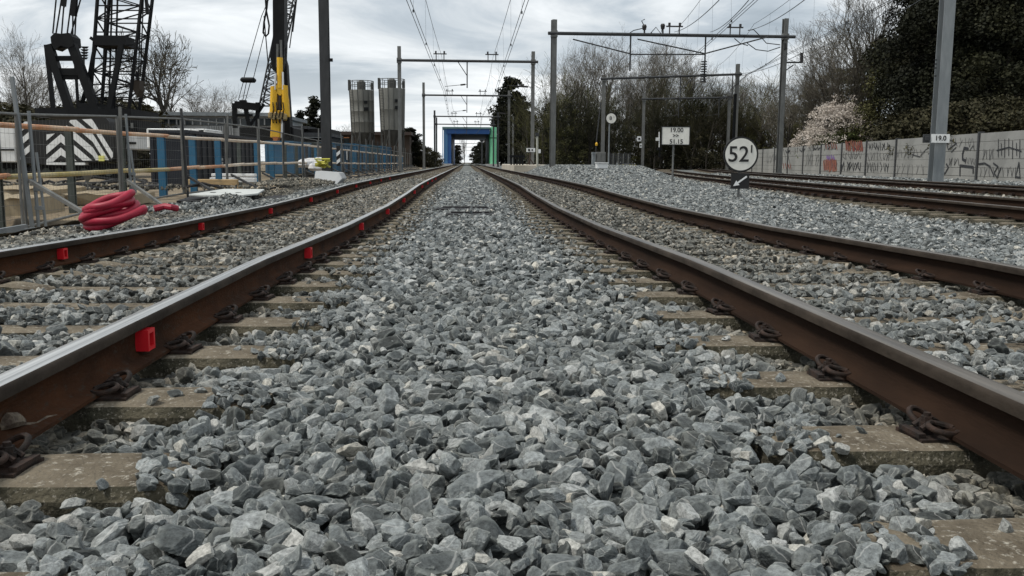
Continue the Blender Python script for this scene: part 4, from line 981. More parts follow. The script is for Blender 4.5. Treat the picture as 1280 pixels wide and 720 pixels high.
heap(285, 258, 15.6, .55, .8, .22, 900, 'pale heap of broken stones below the white plate', .034)
heap(370, 229, 24, .9, 2.5, .14, 1500, 'scattered stones and rubble by the fence foot', .036)
heap(330, 243, 19.5, .7, 2.0, .06, 600, 'low scatter of rubble right of the white plate', .032)
heap(232, 262, 14.6, .7, 1.2, .10, 600, 'stones spread between the coil and the white plate', .035)
# white plate with two dark holes
a_ = at(236, 245, 17.0); c_ = at(321, 243, 17.0); yk = 18.2
t = thing('cover_plate', 'thin white curved plate with dark lifting holes lying on the stones by the fence', 'plate', (a_.x, 17, a_.z))
b = MB(); zz_ = a_.z
P_ = [(a_.x, 17.0, zz_), (a_.x+.35, 16.8, zz_-.01), (c_.x-.2, 16.8, zz_+.0), (c_.x, 17.1, zz_+.02), (c_.x-.12, yk, zz_+.06), (a_.x+.3, yk+.1, zz_+.06)]
b.poly(P_, (0, 0, .035)); b.build('plate', pmat('plate_offwhite', (.5, .52, .50), .6, 0, (.32, .33, .32), 2, 8, .45, .8), t, bevel=.006)
for f_ in (.28, .66):
    b = MB(); b.lathe((a_.x+(c_.x-a_.x)*f_, 17.35, zz_+.055), [(.055, 0), (.055, .006)], 12); b.build('lifting_hole', black2, t)
b = MB(); b.poly([(a_.x-.1, 16.6, zz_-.14), (c_.x+.15, 16.8, zz_-.14), (c_.x+.35, 18.4, zz_-.10), (a_.x-.3, 18.4, zz_-.10)], (0, 0, .07)); tag(b.build('rubber_sheet', black2), 'black rubber sheeting folded under the white plate', 'sheet')
for k, (x0_, y0_, x1_, y1_, Y, lb) in enumerate([(235, 224, 296, 232, 22.5, 'pale timber beam on the ground behind the fence'), (262, 232, 300, 236, 21.5, 'shorter timber beam in front of the pale one')]):
    p = at(x0_, y0_, Y); q = at(x1_, y1_, Y); b = MB(); b.span((p.x, Y, q.z), (q.x, Y+.2, p.z)); tag(b.build('timber_beam', timber, bevel=.01), lb, 'timber')
for k, (x0_, y0_, x1_, y1_, Y, lb) in enumerate([(264, 217, 318, 221, 25, 'upper white beam stacked behind the timber'), (262, 222, 318, 228, 24, 'lower white beam stacked behind the timber')]):
    p = at(x0_, y0_, Y); q = at(x1_, y1_, Y); b = MB(); b.span((p.x, Y, q.z), (q.x, Y+.3, p.z)); tag(b.build('white_beam', white, bevel=.01), lb, 'beam')
# white concrete barrier block
p = at(391, 231.5, 27); q = at(431, 215, 28); t = thing('barrier_block', 'white sloped concrete block between the fence and the leftmost rail', 'concrete block', (p.x, 27, p.z))
b = MB(); L_ = q.x-p.x
b.poly([(p.x, 27, p.z-.1), (p.x+L_*.8, 27.0, p.z-.02), (q.x, 27.4, p.z+.18), (q.x-.12, 27.6, q.z-.02), (p.x, 27.5, q.z+.03)], (0, 1.1, .0)); b.build('block', bgrey, t, bevel=.02)
# rag bags and yellow tangle
b = MB(); c = at(403, 204, 30)
for k in range(7): 
    rr0 = random.Random(k); b.tube([c+Vector((rr0.uniform(-.25, .25), rr0.uniform(-.2, .2), rr0.uniform(-.15, .15))) for _ in range(5)], .035, 6)
tag(b.build('hose_bundle', pmat('yellow_hose', (.45, .42, .06), .6, 0, (.3, .3, .06), 3, 4), smooth=True), 'tangled yellow-green hose bundle hanging at the fence by the white block', 'hose bundle')
bagm = pmat('bag_white', (.62, .62, .62), .7)
for k, (px, py, Y, s_) in enumerate([(381, 202, 36, .35), (389, 201, 36.5, .45), (400, 200, 37, .42), (395, 206, 35, .3)]):
    c = at(px, py, Y); b = MB(); b.lathe((c.x, c.y, c.z-.15), [(s_*.7, -.08), (s_, .02), (s_*.85, .15), (s_*.3, .26)], 10); tag(b.build('sack', bagm, smooth=True), ['leftmost small white sack beyond the fence near the dark mast', 'larger white sack beside it, in front of the blue skip', 'white sack right of the dark mast', 'lowest white sack behind the white block'][k], 'sack', 'white sacks by the skips')
# beige slabs and mud edges in the left yard
for k, (x0_, y0_, x1_, y1_, Y, dep, lb) in enumerate([(-30, 236, 62, 247, 15.2, 1.4, 'broad beige slab lying in the mud at the far left'), (62, 242, 168, 249, 15.6, 1.0, 'beige slab right of it, behind the hose coil'), (-40, 248, 40, 262, 13.3, 1.1, 'broken sandy slab at the far left edge')]):
    p = at(x0_, y0_, Y); q = at(x1_, y1_, Y); b = MB()
    n_ = 9; up = [(p.x+(q.x-p.x)*i/n_, Y+.06*math.sin(i*2.3+k), p.z+.02*math.sin(i*1.9+k)) for i in range(n_+1)]; lo_ = [(v[0], v[1], q.z-.1) for v in reversed(up)]
    b.poly(up+lo_, (0, dep, .02)); tag(b.build('slab', pmat('sandy_slab', (.34, .28, .19), .9, 0, (.22, .175, .115), 2.5, 9, .35, .7, .6, 30)), lb, 'slab', 'slabs in the muddy yard')
rr0 = random.Random(2)
b = MB()
for k in range(26):
    px = rr0.uniform(0, 240); Y = rr0.uniform(19, 24); c = at(px, 226, Y); c.z = rr0.uniform(.0, .12); a0 = rr0.uniform(0, 3.1); L_ = rr0.uniform(.5, 1.5)
    b.tube([c, c+Vector((math.cos(a0)*L_*.5, math.sin(a0)*L_*.5, rr0.uniform(0, .12))), c+Vector((math.cos(a0)*L_, math.sin(a0)*L_, 0))], rr0.uniform(.02, .06), 5)
tag(b.build('site_debris', black2), 'dark hoses and scrap strewn over the yard below the crane', 'debris', None, 'stuff')
heap(90, 234, 20, 4.5, 1.6, .08, 700, 'low bank of dark rubble below the crane tracks', .035)
for k, (px, y0_, y1_, Y) in enumerate([(109, 219, 236, 17.5)]):
    b = MB(); c = at(px, y0_, Y); d_ = at(px, y1_, Y); b.lathe((c.x, Y, d_.z), [(.012, 0), (.02, c.z-d_.z-.12), (.09, c.z-d_.z-.02), (.10, c.z-d_.z)], 8); tag(b.build('marker_stake', galv), 'small grey marker stake standing in front of the crane tracks', 'stake')

# ---------------------------------------------------------------- lattice crane
def lattice(name, a0, a1, b0, b1, dep, nb, rc, rl, mat, parent, tip=1.0):
    """four-chord boom from (a0 left,b0 right) at the foot to (a1,b1) at the top; dep = depth"""
    a0, a1, b0, b1 = map(Vector, (a0, a1, b0, b1)); D = Vector((0, dep, 0)); b = MB()
    for p, q in ((a0, a1), (b0, b1), (a0+D, a1+D*tip), (b0+D, b1+D*tip)): b.tube([p, q], rc, 6)
    b.build(name+'_chords', mat, parent); b = MB()
    for i in range(nb):
        u, v = i/nb, (i+1)/nb; A = a0.lerp(a1, u); A2 = a0.lerp(a1, v); B = b0.lerp(b1, u); B2 = b0.lerp(b1, v); E = D*(1+(tip-1)*u); E2 = D*(1+(tip-1)*v)
        if i % 2: prs = ((A, B2), (A+E, B2+E2), (A, A2+E2), (B, B2+E2))
        else: prs = ((B, A2), (B+E, A2+E2), (A+E, A2), (B+E, B2))
        for p, q in prs+((A, B), (A+E, B+E)): b.tube([p, q], rl, 4)
    b.build(name+'_lacing', mat, parent)
YC = 42
t = thing('crawler_crane', 'black lattice-boom crawler crane with black and white chevron counterweight behind the fence', 'crane', at(100, 235, YC))
lattice('boom', at(112, 138, YC), at(126, -60, YC), at(161, 138, YC), at(184, -60, YC), 1.3, 12, .085, .036, blackm, t)
b = MB(); p = at(119, 57, YC-.1); q = at(158, 45, YC-.1); b.span((p.x, YC-.25, p.z), (q.x, YC+.9, q.z)); b.bar(at(113, 47, YC-.1), at(121, 53, YC-.1), .12, .12); b.build('boom_platform', blackm, t)
b = MB(); b.bar(at(119, 57, YC), at(110, 105, YC), .14, .14); b.bar(at(110, 105, YC), at(99, 140, YC), .14, .14); b.bar(at(152, 55, YC-.3), at(136, 140, YC-.3), .2, .2); b.build('backstop', blackm, t)
for px, h in ((136, 0), (143, 0), (128, 0)):
    b = MB(); b.tube([at(px, 140, YC+.8), at(px+5, -40, YC+.8)], .045, 4); b.build('hoist_rope', blackm, t)
b = MB(); p0 = [(64, 55), (63, 46), (68, 41), (76, 42), (86, 41), (91, 46), (92, 57), (86, 60), (76, 57), (68, 62)]
b.poly([at(*q_, YC-.6) for q_ in p0], (0, .8, 0)); b.build('gantry_head', blackm, t)
for (p, q, w_) in (((61, 56), (88, 140), .32), ((58, 56), (67, 140), .16), ((90, 56), (121, 140), .34), ((93, 60), (98, 140), .10)):
    b = MB(); b.bar(at(*p, YC-.4), at(*q, YC-.4), w_, w_); b.build('gantry_leg', blackm, t)
for (p, q, w_) in (((64, 73), (96, 73), .2), ((70, 90), (104, 90), .3), ((72, 97), (106, 97), .16), ((66, 57), (90, 57), .25)):
    b = MB(); b.bar(at(*p, YC-.35), at(*q, YC-.35), w_, w_); b.build('gantry_crossbar', blackm, t)
for (x0_, y0_, x1_, y1_) in ((66, 42, 72, -20), (70, 42, 80, -20), (77, 42, 82, -20), (84, 42, 92, -20), (89, 42, 106, -20), (91, 45, 91, -20), (93, 58, 97, -20), (80, 10, 81, -20)):
    b = MB(); b.tube([at(x0_, y0_, YC), at(x1_, y1_, YC)], .035, 4); b.build('pendant_rope', blackm, t)
b = MB(); b.bar(at(79.5, 8, YC), at(81.5, -10, YC), .16, .16); b.bar(at(92, 20, YC), at(94, -20, YC), .22, .22); b.build('pendant_link', blackm, t)
for (x0_, x1_) in ((173, 177), (175.5, 180)):
    b = MB(); b.tube([at(x0_, 96, YC), at(x1_, -20, YC)], .03, 4); b.build('side_rope', blackm, t)
b = MB(); b.bar(at(184.5, 18, YC), at(182.5, -4, YC), .12, .12); b.tube([at(171, 90, YC), at(172, 100, YC)], .07, 5); b.build('hook', blackm, t)
b = MB(); p = at(164, 120, YC); q = at(175, 100, YC); b.poly([at(165, 101, YC), at(174, 100, YC), at(175, 112, YC), at(171, 121, YC), at(166, 112, YC)], (0, .6, 0)); b.build('winch_housing', pmat('brown_black', (.03, .022, .015), .8), t)
b = MB()
p = at(52, 147, YC); q = at(170, 137, YC); b.span((p.x, YC-.6, p.z), (q.x, YC+3, q.z)); p = at(104, 137, YC); q = at(128, 130, YC); b.span((p.x, YC-.5, p.z), (q.x, YC+2, q.z)); b.build('deck', blackm, t)
# counterweight body and its chevrons
Yk = 39.0
b = MB(); body = [(56, 206), (25, 203), (24, 160), (30, 151), (86, 149), (132, 147), (136, 152), (141, 170), (142, 197), (139, 201), (101, 203)]
b.poly([at(*q_, Yk) for q_ in body], (0, 2.8, 0)); b.build('counterweight', signk, t)
Yf = Yk-.02
def clip(poly, cl):
    """keep the part of poly inside the convex outline cl"""
    ar = sum(cl[i][0]*cl[(i+1) % len(cl)][1]-cl[(i+1) % len(cl)][0]*cl[i][1] for i in range(len(cl))); sg = 1 if ar > 0 else -1
    for i in range(len(cl)):
        a, c = cl[i], cl[(i+1) % len(cl)]; out_ = []
        ins = lambda p: sg*((c[0]-a[0])*(p[1]-a[1])-(c[1]-a[1])*(p[0]-a[0])) >= 0
        for k in range(len(poly)):
            p, q = poly[k-1], poly[k]; ip, iq = ins(p), ins(q)
            if ip != iq:
                d1 = (c[0]-a[0])*(p[1]-a[1])-(c[1]-a[1])*(p[0]-a[0]); d2 = (c[0]-a[0])*(q[1]-a[1])-(c[1]-a[1])*(q[0]-a[0]); u = d1/(d1-d2)
                out_.append((p[0]+(q[0]-p[0])*u, p[1]+(q[1]-p[1])*u))
            if iq: out_.append(q)
        poly = out_
        if not poly: return []
    return poly
def chev(pp):
    if len(pp) < 3: return
    b = MB(); b.poly([at(*q_, Yf) for q_ in pp], (0, .015, 0)); b.build('stripe', white, t)
for k in range(-3, 3):
    y0, y1 = 167.5+17*k, 177.5+17*k
    if k == 1: y1 = y0+9.5
    chev(clip([(76, y0), (76, y1), (116, y1+34), (116, y0+34)], [(76, 166), (88, 150), (115.9, 148.6), (115.9, 200.5), (76, 202)]))
    chev(clip([(116, y0+34), (116, y1+34), (142, y1+76), (142, y0+76)], [(116.1, 148.6), (130, 148), (135, 152), (140.5, 172), (141, 196), (138, 200), (116.1, 200.5)]))
    chev(clip([(76, y0), (76, y1), (50, y1+22), (50, y0+22)], [(58, 168), (76, 166), (76, 202), (58, 202.5)]))
    chev(clip([(24, 175+17*k), (38, 163+17*k), (38, 171.5+17*k), (24, 183.5+17*k)], [(25, 156), (31, 152), (37, 152), (37, 196), (30, 200), (25, 200)]))
b = MB(); b.poly([at(*q_, Yf-.02) for q_ in [(70, 200.5), (76, 194), (82, 197.5), (86, 201)]], (0, .012, 0)); b.poly([at(*q_, Yf-.02) for q_ in [(86, 197), (88, 197), (88, 201), (86, 201)]], (0, .012, 0)); b.build('plate_marks', signk, t)
tx = at(85, 180, Yf-.03); text_mb('-07', .17, (tx.x, Yf-.03, tx.z), parent=t, mat=signk)
b = MB(); b.box(at(127, 198, Yf-.05), (.22, .08, .22)); b.build('lamp', pmat('lamp_yellow', (.7, .68, .2), .4), t)
b = MB(); b.span(at(58, 206, Yf), at(106, 203.2, Yf)+Vector((0, .4, 0))); b.build('bumper', white, t)
# white house sides
b = MB(); p = at(0, 203, Yk+.5); q = at(18, 156, Yk+.5); p.x -= 1.2; b.span((p.x, Yk+.5, p.z), (q.x, Yk+4, q.z)); b.build('cabin_side', white, t, bevel=.05)
b = MB(); p = at(-30, 188, Yk+.47); q = at(17.5, 186, Yk+.47); b.span((p.x, Yk+.47, p.z), (q.x, Yk+.5, q.z)); b.build('side_band', signk, t)
b = MB(); p = at(141, 187, Yk+1.5); q = at(170, 166, Yk+1.5); b.span((p.x, Yk+1.5, p.z), (q.x, Yk+4.5, q.z)); b.build('engine_cover', white, t, bevel=.05)
b = MB(); p = at(141, 180, Yk+1.47); q = at(170, 177.5, Yk+1.47); b.span((p.x, Yk+1.47, p.z), (q.x, Yk+1.5, q.z)); b.build('side_band', signk, t)
b = MB(); p = at(139, 165, Yk+1.5); q = at(172, 150, Yk+1.5); b.span((p.x, Yk+1.5, p.z), (q.x, Yk+4.5, q.z)); b.build('machinery', blackm, t)
for px in (144, 150, 158, 165):
    b = MB(); b.box(at(px, 157, Yk+1.4), (.10, .05, .22)); b.build('bracket', galv, t)
# crawler tracks
for (x0_, x1_, Y) in ((50, 160, Yk+.4), (-40, 30, Yk+1.2)):
    b = MB(); p = at(x0_, 223, Y); q = at(x1_, 206, Y); h = q.z-p.z; n_ = 24
    out_ = []
    for i in range(n_):
        a_ = 2*math.pi*i/n_; out_.append((((p.x+q.x)/2+((q.x-p.x)/2-h/2)*(1 if math.cos(a_) > 0 else -1)+h/2*math.cos(a_)), Y, (p.z+q.z)/2+h/2*math.sin(a_)))
    b.poly(out_, (0, .9, 0)); b.build('crawler', blackm, t)
    L_ = q.x-p.x; ns = int(L_/.22)
    for i in range(ns):
        for zq in (p.z-.02, q.z+.02):
            b = MB(); b.box((p.x+h/2+(L_-h)*i/ns, Y+.42, zq), (.16, .95, .06)); b.build('track_shoe', blackm, t)
    for i in range(7):
        b = MB(); b.lathe((p.x+h*.5+(L_-h)*i/6, Y-.06, (p.z+q.z)/2-.02), [(h*.28, 0), (h*.28, .06)], 12, 'Y'); b.build('roller', postg, t)

# ---------------------------------------------------------------- piling rig
YP = 45
t = thing('piling_rig', 'tall piling rig with black leader mast, yellow hydraulic rams and lattice boom', 'piling rig', at(345, 215, YP))
b = MB(); b.poly([at(340.5, -60, YP), at(355, -60, YP), at(355.5, 55, YP), at(354, 88, YP), at(341, 88, YP), at(337.5, 70, YP), at(341, 45, YP)], (0, .8, 0)); b.build('leader_mast', blackm, t)
b = MB(); b.bar(at(346.8, 55, YP-.3), at(346.5, 84, YP-.3), .06, .1); b.bar(at(351, 50, YP-.3), at(352, 84, YP-.3), .06, .1); b.build('guide_rail', galv, t)
for (p, q, w_, m_) in (((342.5, 108, ), (341, 145), .30, yellow), ((355.5, 107), (357.5, 144), .30, yellow), ((349.8, 72), (350, 110), .26, yellow), ((350, 114), (349.5, 146), .16, brown)):
    b = MB(); b.tube([at(*p, YP-.5), at(*q, YP-.5)], w_/2*1.05, 10); b.build('hydraulic_ram', m_, t, smooth=True)
for yk in ([(337.5, 146), (340, 122), (343.5, 109), (346.5, 112), (345.5, 128), (344.5, 146)], [(352.5, 146), (353, 126), (352, 110), (355.5, 108), (359, 124), (360.5, 146)], [(343.5, 112), (345, 106), (354, 105), (355.5, 110), (353, 117), (350, 120), (346, 117)], [(342, 138), (358, 138), (356, 150), (344, 150)]):
    b = MB(); b.poly([at(*q_, YP-.6) for q_ in yk], (0, .5, 0)); b.build('ram_yoke', yellow, t, bevel=.02)
b = MB(); b.poly([at(*q_, YP-.45) for q_ in [(343, 136), (355, 136), (354, 150), (344, 150)]], (0, .3, 0)); b.build('valve_block', brown, t)
for k in range(4):
    b = MB(); x_ = 341+4.2*k; b.tube([at(x_, 128, YP-.75), at(x_+1.2, 137, YP-.85), at(x_-.8, 146, YP-.8), at(x_+.5, 154, YP-.7)], .03, 5); b.build('hydraulic_hose', blackm, t)
b = MB(); b.tube([at(344.5, 92, YP-.6), at(343.3, 112, YP-.6)], .05, 6); b.tube([at(353.5, 90, YP-.6), at(353.8, 112, YP-.6)], .05, 6); b.tube([at(353, 146, YP-.6), at(352.5, 172, YP-.6)], .06, 6); b.build('ram_rod', pmat('chrome', (.6, .6, .6), .3, .7), t, smooth=True)
b = MB(); b.poly([at(*q_, YP-.55) for q_ in [(339, 148), (349, 148), (350, 172), (337.5, 172)]], (0, .6, 0)); b.build('lower_housing', yellow, t, bevel=.04)
b = MB(); b.poly([at(*q_, YP-.55) for q_ in [(340, 171), (348.5, 171), (346, 176), (342, 176)]], (0, .6, 0)); b.build('swivel', pmat('rust_orange', (.35, .12, .03), .7), t)
for k in range(6):
    b = MB(); c = at(338+k*3.6, 144+2*(k % 2), YP-.7); b.lathe(c, [(.05, -.15), (.11, -.1), (.11, .1), (.05, .15)], 8); b.build('hose_coupling', pmat('coupling%d' % k, (.30, .22, .10), .5), t)
b = MB(); b.poly([at(*q_, YP+.4) for q_ in [(354, 70), (357, 80), (364, 186), (352, 186), (352, 120)]], (0, .8, 0)); b.build('back_stay', blackm, t)
for (x0_, y0_, x1_, y1_) in ((357, 60, 363, 180), (362, 60, 371, -10), (366, 40, 372, -10), (330, 20, 336, 90)):
    b = MB(); b.tube([at(x0_, y0_, YP), at(x1_, y1_, YP)], .03, 4); b.build('rope', blackm, t)
lattice('boom', at(324, 132, YP+3), at(360, -40, YP+3), at(338, 132, YP+3), at(375, -40, YP+3), .7, 24, .045, .025, galvd, t)
b = MB(); loopp = [at(*q_, YP-.5) for q_ in [(331.5, -6), (333, 14), (336.5, 32), (335.5, 42), (332, 46), (329, 41), (330, 28), (333.5, 10), (335, -6)]]; b.tube(loopp, .045, 6); b.build('hanging_hose', blackm, t, smooth=True)
b = MB(); p = at(301, 103, YP+2); q = at(319, 97, YP+2); b.span((p.x, YP+1.8, p.z), (q.x, YP+2.3, q.z)); b.build('spreader_block', blackm, t, bevel=.08)
for (x0_, y0_, x1_, y1_) in ((305, 97, 327, 20), (317, 97, 331, 40), (304, 103, 298, 125), (308, 103, 303, 128), (313, 103, 306, 128), (327, 20, 340, -10)):
    b = MB(); b.tube([at(x0_, y0_, YP+2), at(x1_, y1_, YP+2)], .02, 4); b.build('rope', blackm, t)
for (x0_, y0_, x1_, y1_, w_) in ((294, 131, 325, 134, .35), (300, 129, 308, 129, .3), (293, 129, 294, 160, .22), (306, 131, 312, 158, .2), (296, 144, 316, 144, .12), (312, 158, 330, 130, .12), (322, 128, 322, 160, .18)):
    b = MB(); b.bar(at(x0_, y0_, YP+2.5), at(x1_, y1_, YP+2.5), w_, w_); b.build('jib_frame', blackm, t)
b = MB(); p = at(296, 176, YP); q = at(364, 158, YP); b.span((p.x, YP+.5, p.z), (q.x, YP+3.5, q.z)); b.build('engine_housing', blackm, t, bevel=.06)
b = MB(); p = at(330, 214, YP); q = at(366, 176, YP); b.span((p.x, YP+.7, p.z), (q.x, YP+3.5, q.z)); b.build('undercarriage', pmat('dusty_steel', (.10, .095, .08), .8, 0, (.17, .16, .13), 1, 6), t, bevel=.06)
b = MB(); b.lathe(at(345, 181, YP-.3), [(.10, .2), (.50, .12), (.55, -.15), (.42, -.30)], 14); b.build('drive_head', timber, t, smooth=True)
b = MB(); b.tube([at(346.5, 184, YP-.3), at(346, 205, YP-.3)], .15, 8); b.build('drill_rod', brown, t)

# ---------------------------------------------------------------- skips, containers and site machines
def container(name, label, xn, xf_, y0, y1, z0, z1, mat, ribs=.35, cat='container'):
    t = thing(name, label, cat, ((xn+xf_)/2, y0, z0)); b = MB(); b.span((xf_, y0, z0), (xn, y1, z1)); b.build('body', mat, t)
    n_ = int((y1-y0)/ribs)
    for i in range(n_+1):
        b = MB(); b.box((xn+.02, y0+(y1-y0)*i/n_, (z0+z1)/2), (.05, .10, (z1-z0)*.96)); b.build('rib', mat, t)
    n2 = int((xn-xf_)/ribs)
    for i in range(n2+1):
        b = MB(); b.box((xf_+(xn-xf_)*i/n2, y0-.02, (z0+z1)/2), (.10, .05, (z1-z0)*.96)); b.build('rib', mat, t)
    b = MB(); b.box(((xn+xf_)/2, (y0+y1)/2, z1+.03), (xn-xf_+.12, y1-y0+.12, .08)); b.build('top_rim', mat, t); return t
t = container('site_container', 'long navy container with a white stencil, behind the blue barrier posts', -7.9, -8.95, 27, 35.5, -.1, 1.42, navy, .6)
b = MB()
for k in range(3):
    yv = 29.6+.33*k
    for dz in (-.06, .06): b.box((-7.84, yv, .62+dz), (.01, .22, .08))
    b.box((-7.842, yv-.09, .62), (.01, .06, .22))
b.box((-7.84, 31.0, .62), (.01, .05, .24)); b.box((-7.84, 31.3, .62), (.01, .05, .24)); b.box((-7.84, 31.15, .62), (.01, .05, .2)); b.build('stencil', bgrey, t)
container('site_skip', 'teal blue skip left of the dark mast, behind white sacks', -7.4, -8.5, 40, 44.5, .1, 1.42, blued, .8, 'skip')
skl = ['second blue skip along the fence, right of the dark mast', 'bright blue skip with a small white mark, below the left silo', 'blue skip below the gap between the silos', 'blue skip below the right silo', 'last blue skip, where the fence runs out of sight']
for k, (y0, y1, m_) in enumerate([(45.5, 51.5, postg), (52.5, 61, blued), (62, 70, bluep), (71.5, 80, bluet), (82, 92, blued)]):
    t = container('site_skip', skl[k] if k else 'dark green-grey skip right of the tall dark mast', -7.4, -9.6, y0, y1, 0, [1.5, 1.62, 1.75, 1.85, 1.95][k], m_, 1.0 if k else 1.4, 'skip')
    if k == 1: b = MB(); b.box((-7.33, 57.5, 1.0), (.02, .5, .55)); b.build('white_mark', white, t)
# striped board on the fence
p = at(423, 195, 36.5); t = thing('marker_board', 'narrow black and white striped board hung on the site fence', 'marker board', (p.x, 36.5, p.z-.4))
b = MB(); b.box(p, (.15, .03, .78)); b.build('board', signk, t)
for k in (-.24, .06): 
    b = MB(); b.poly([p+Vector((-.07, -.03, k-.08)), p+Vector((.07, -.03, k+.03)), p+Vector((.07, -.03, k+.17)), p+Vector((-.07, -.03, k+.06))], (0, .012, 0)); b.build('stripe', white, t)
# white machine and its cover (left of the navy container)
t = thing('white_machine', 'white boxy machine between the crane and the navy container', 'machine', at(190, 215, 31))
def spb(nm, x0_, y0_, x1_, y1_, Y, dep, m_, bev=.03):
    p = at(x0_, y0_, Y); q = at(x1_, y1_, Y); b = MB(); b.span((p.x, Y, p.z), (q.x, Y+dep, q.z)); return b.build(nm, m_, t, bevel=bev)
spb('lower_cabin', 190, 190, 209, 175, 31, 2, white); spb('base', 191, 203, 212, 192, 31, 2, concrete); spb('gap_panel', 192, 193.5, 206, 190, 31.3, 2, black2); spb('blue_panel', 206, 201, 213, 184, 30.9, 1, bluep); spb('foot', 191, 218, 213, 204, 31, 2, concrete)
spb('grille', 199, 215, 205, 207, 30.95, .05, black2, 0)
t = thing('white_container', 'long white container roof standing behind the navy container', 'container', at(220, 190, 38))
spb('body', 184, 185, 258, 161, 38, 2.4, white)
for k, px in enumerate((205, 232, 252)):
    p = at(px, 166, 37.97); b = MB(); b.poly([p+Vector((-.12, 0, .1)), p+Vector((.0, 0, -.16)), p+Vector((.12, 0, .1)), p+Vector((.05, 0, .12))], (0, .02, 0)); b.build('mark', signk, t)
for k in range(5):
    p = at(188+k*17, 173, 37.96); b = MB(); b.box(p, (.05, .05, .75)); b.build('corner_rib', white, t)
# office block behind
t = thing('office_building', 'long low pale building with a dark window band behind the piling rig', 'building', at(290, 180, 62))
spb('wall', 186, 176, 345, 144, 62, 10, bgrey, 0); spb('roof', 183, 144, 348, 141, 61.5, 11, galvl, 0); spb('window_band', 190, 156, 344, 148.5, 61.93, .07, glass, 0)
for k in range(16):
    spb('mullion', 190+k*10, 156, 191.2+k*10, 148.5, 61.85, .07, bgrey, 0)
spb('cladding_panel', 262, 174, 292, 157.5, 61.8, .1, pmat('corrugated', (.24, .25, .25), .7), 0)
for k in range(10): spb('rib', 263+k*3, 174, 263.8+k*3, 157.5, 61.7, .08, bgrey, 0)
t = thing('dark_shed', 'low dark shed with stacked flat roofs below the conifers', 'shed', at(375, 185, 55))
spb('lower_roof', 358, 170, 412, 166, 55, 6, galvd, 0); spb('upper_roof', 357, 161, 385, 157.5, 55.5, 6, galvd, 0); spb('wall', 358, 182, 412, 161, 56, 5, blackm, 0); spb('gutter', 358, 172, 404, 171, 54.9, .2, galv, 0)
t = thing('brick_building', 'low brown building with flat roof behind the silos, orange-framed windows', 'building', at(450, 195, 125))
spb('wall', 407, 205, 512, 167, 125, 12, brown, 0); spb('roof', 405, 168, 514, 165, 124, 14, pmat('roof_brown', (.05, .035, .03), .8), 0)
for (x0_, y0_, x1_, y1_) in ((418.5, 179, 423, 170.5), (423.6, 179, 428.5, 170.5), (430, 180, 436, 172)):
    spb('window', x0_, y0_, x1_, y1_, 124.9, .1, glass, 0); spb('frame', x0_-.4, y1_+.5, x1_+.4, y1_-.5, 124.8, .1, orange, 0)
spb('sill', 415, 185, 429, 184, 124.7, .3, orange, 0); spb('frame', 417.8, 180, 418.5, 170, 124.8, .1, orange, 0)

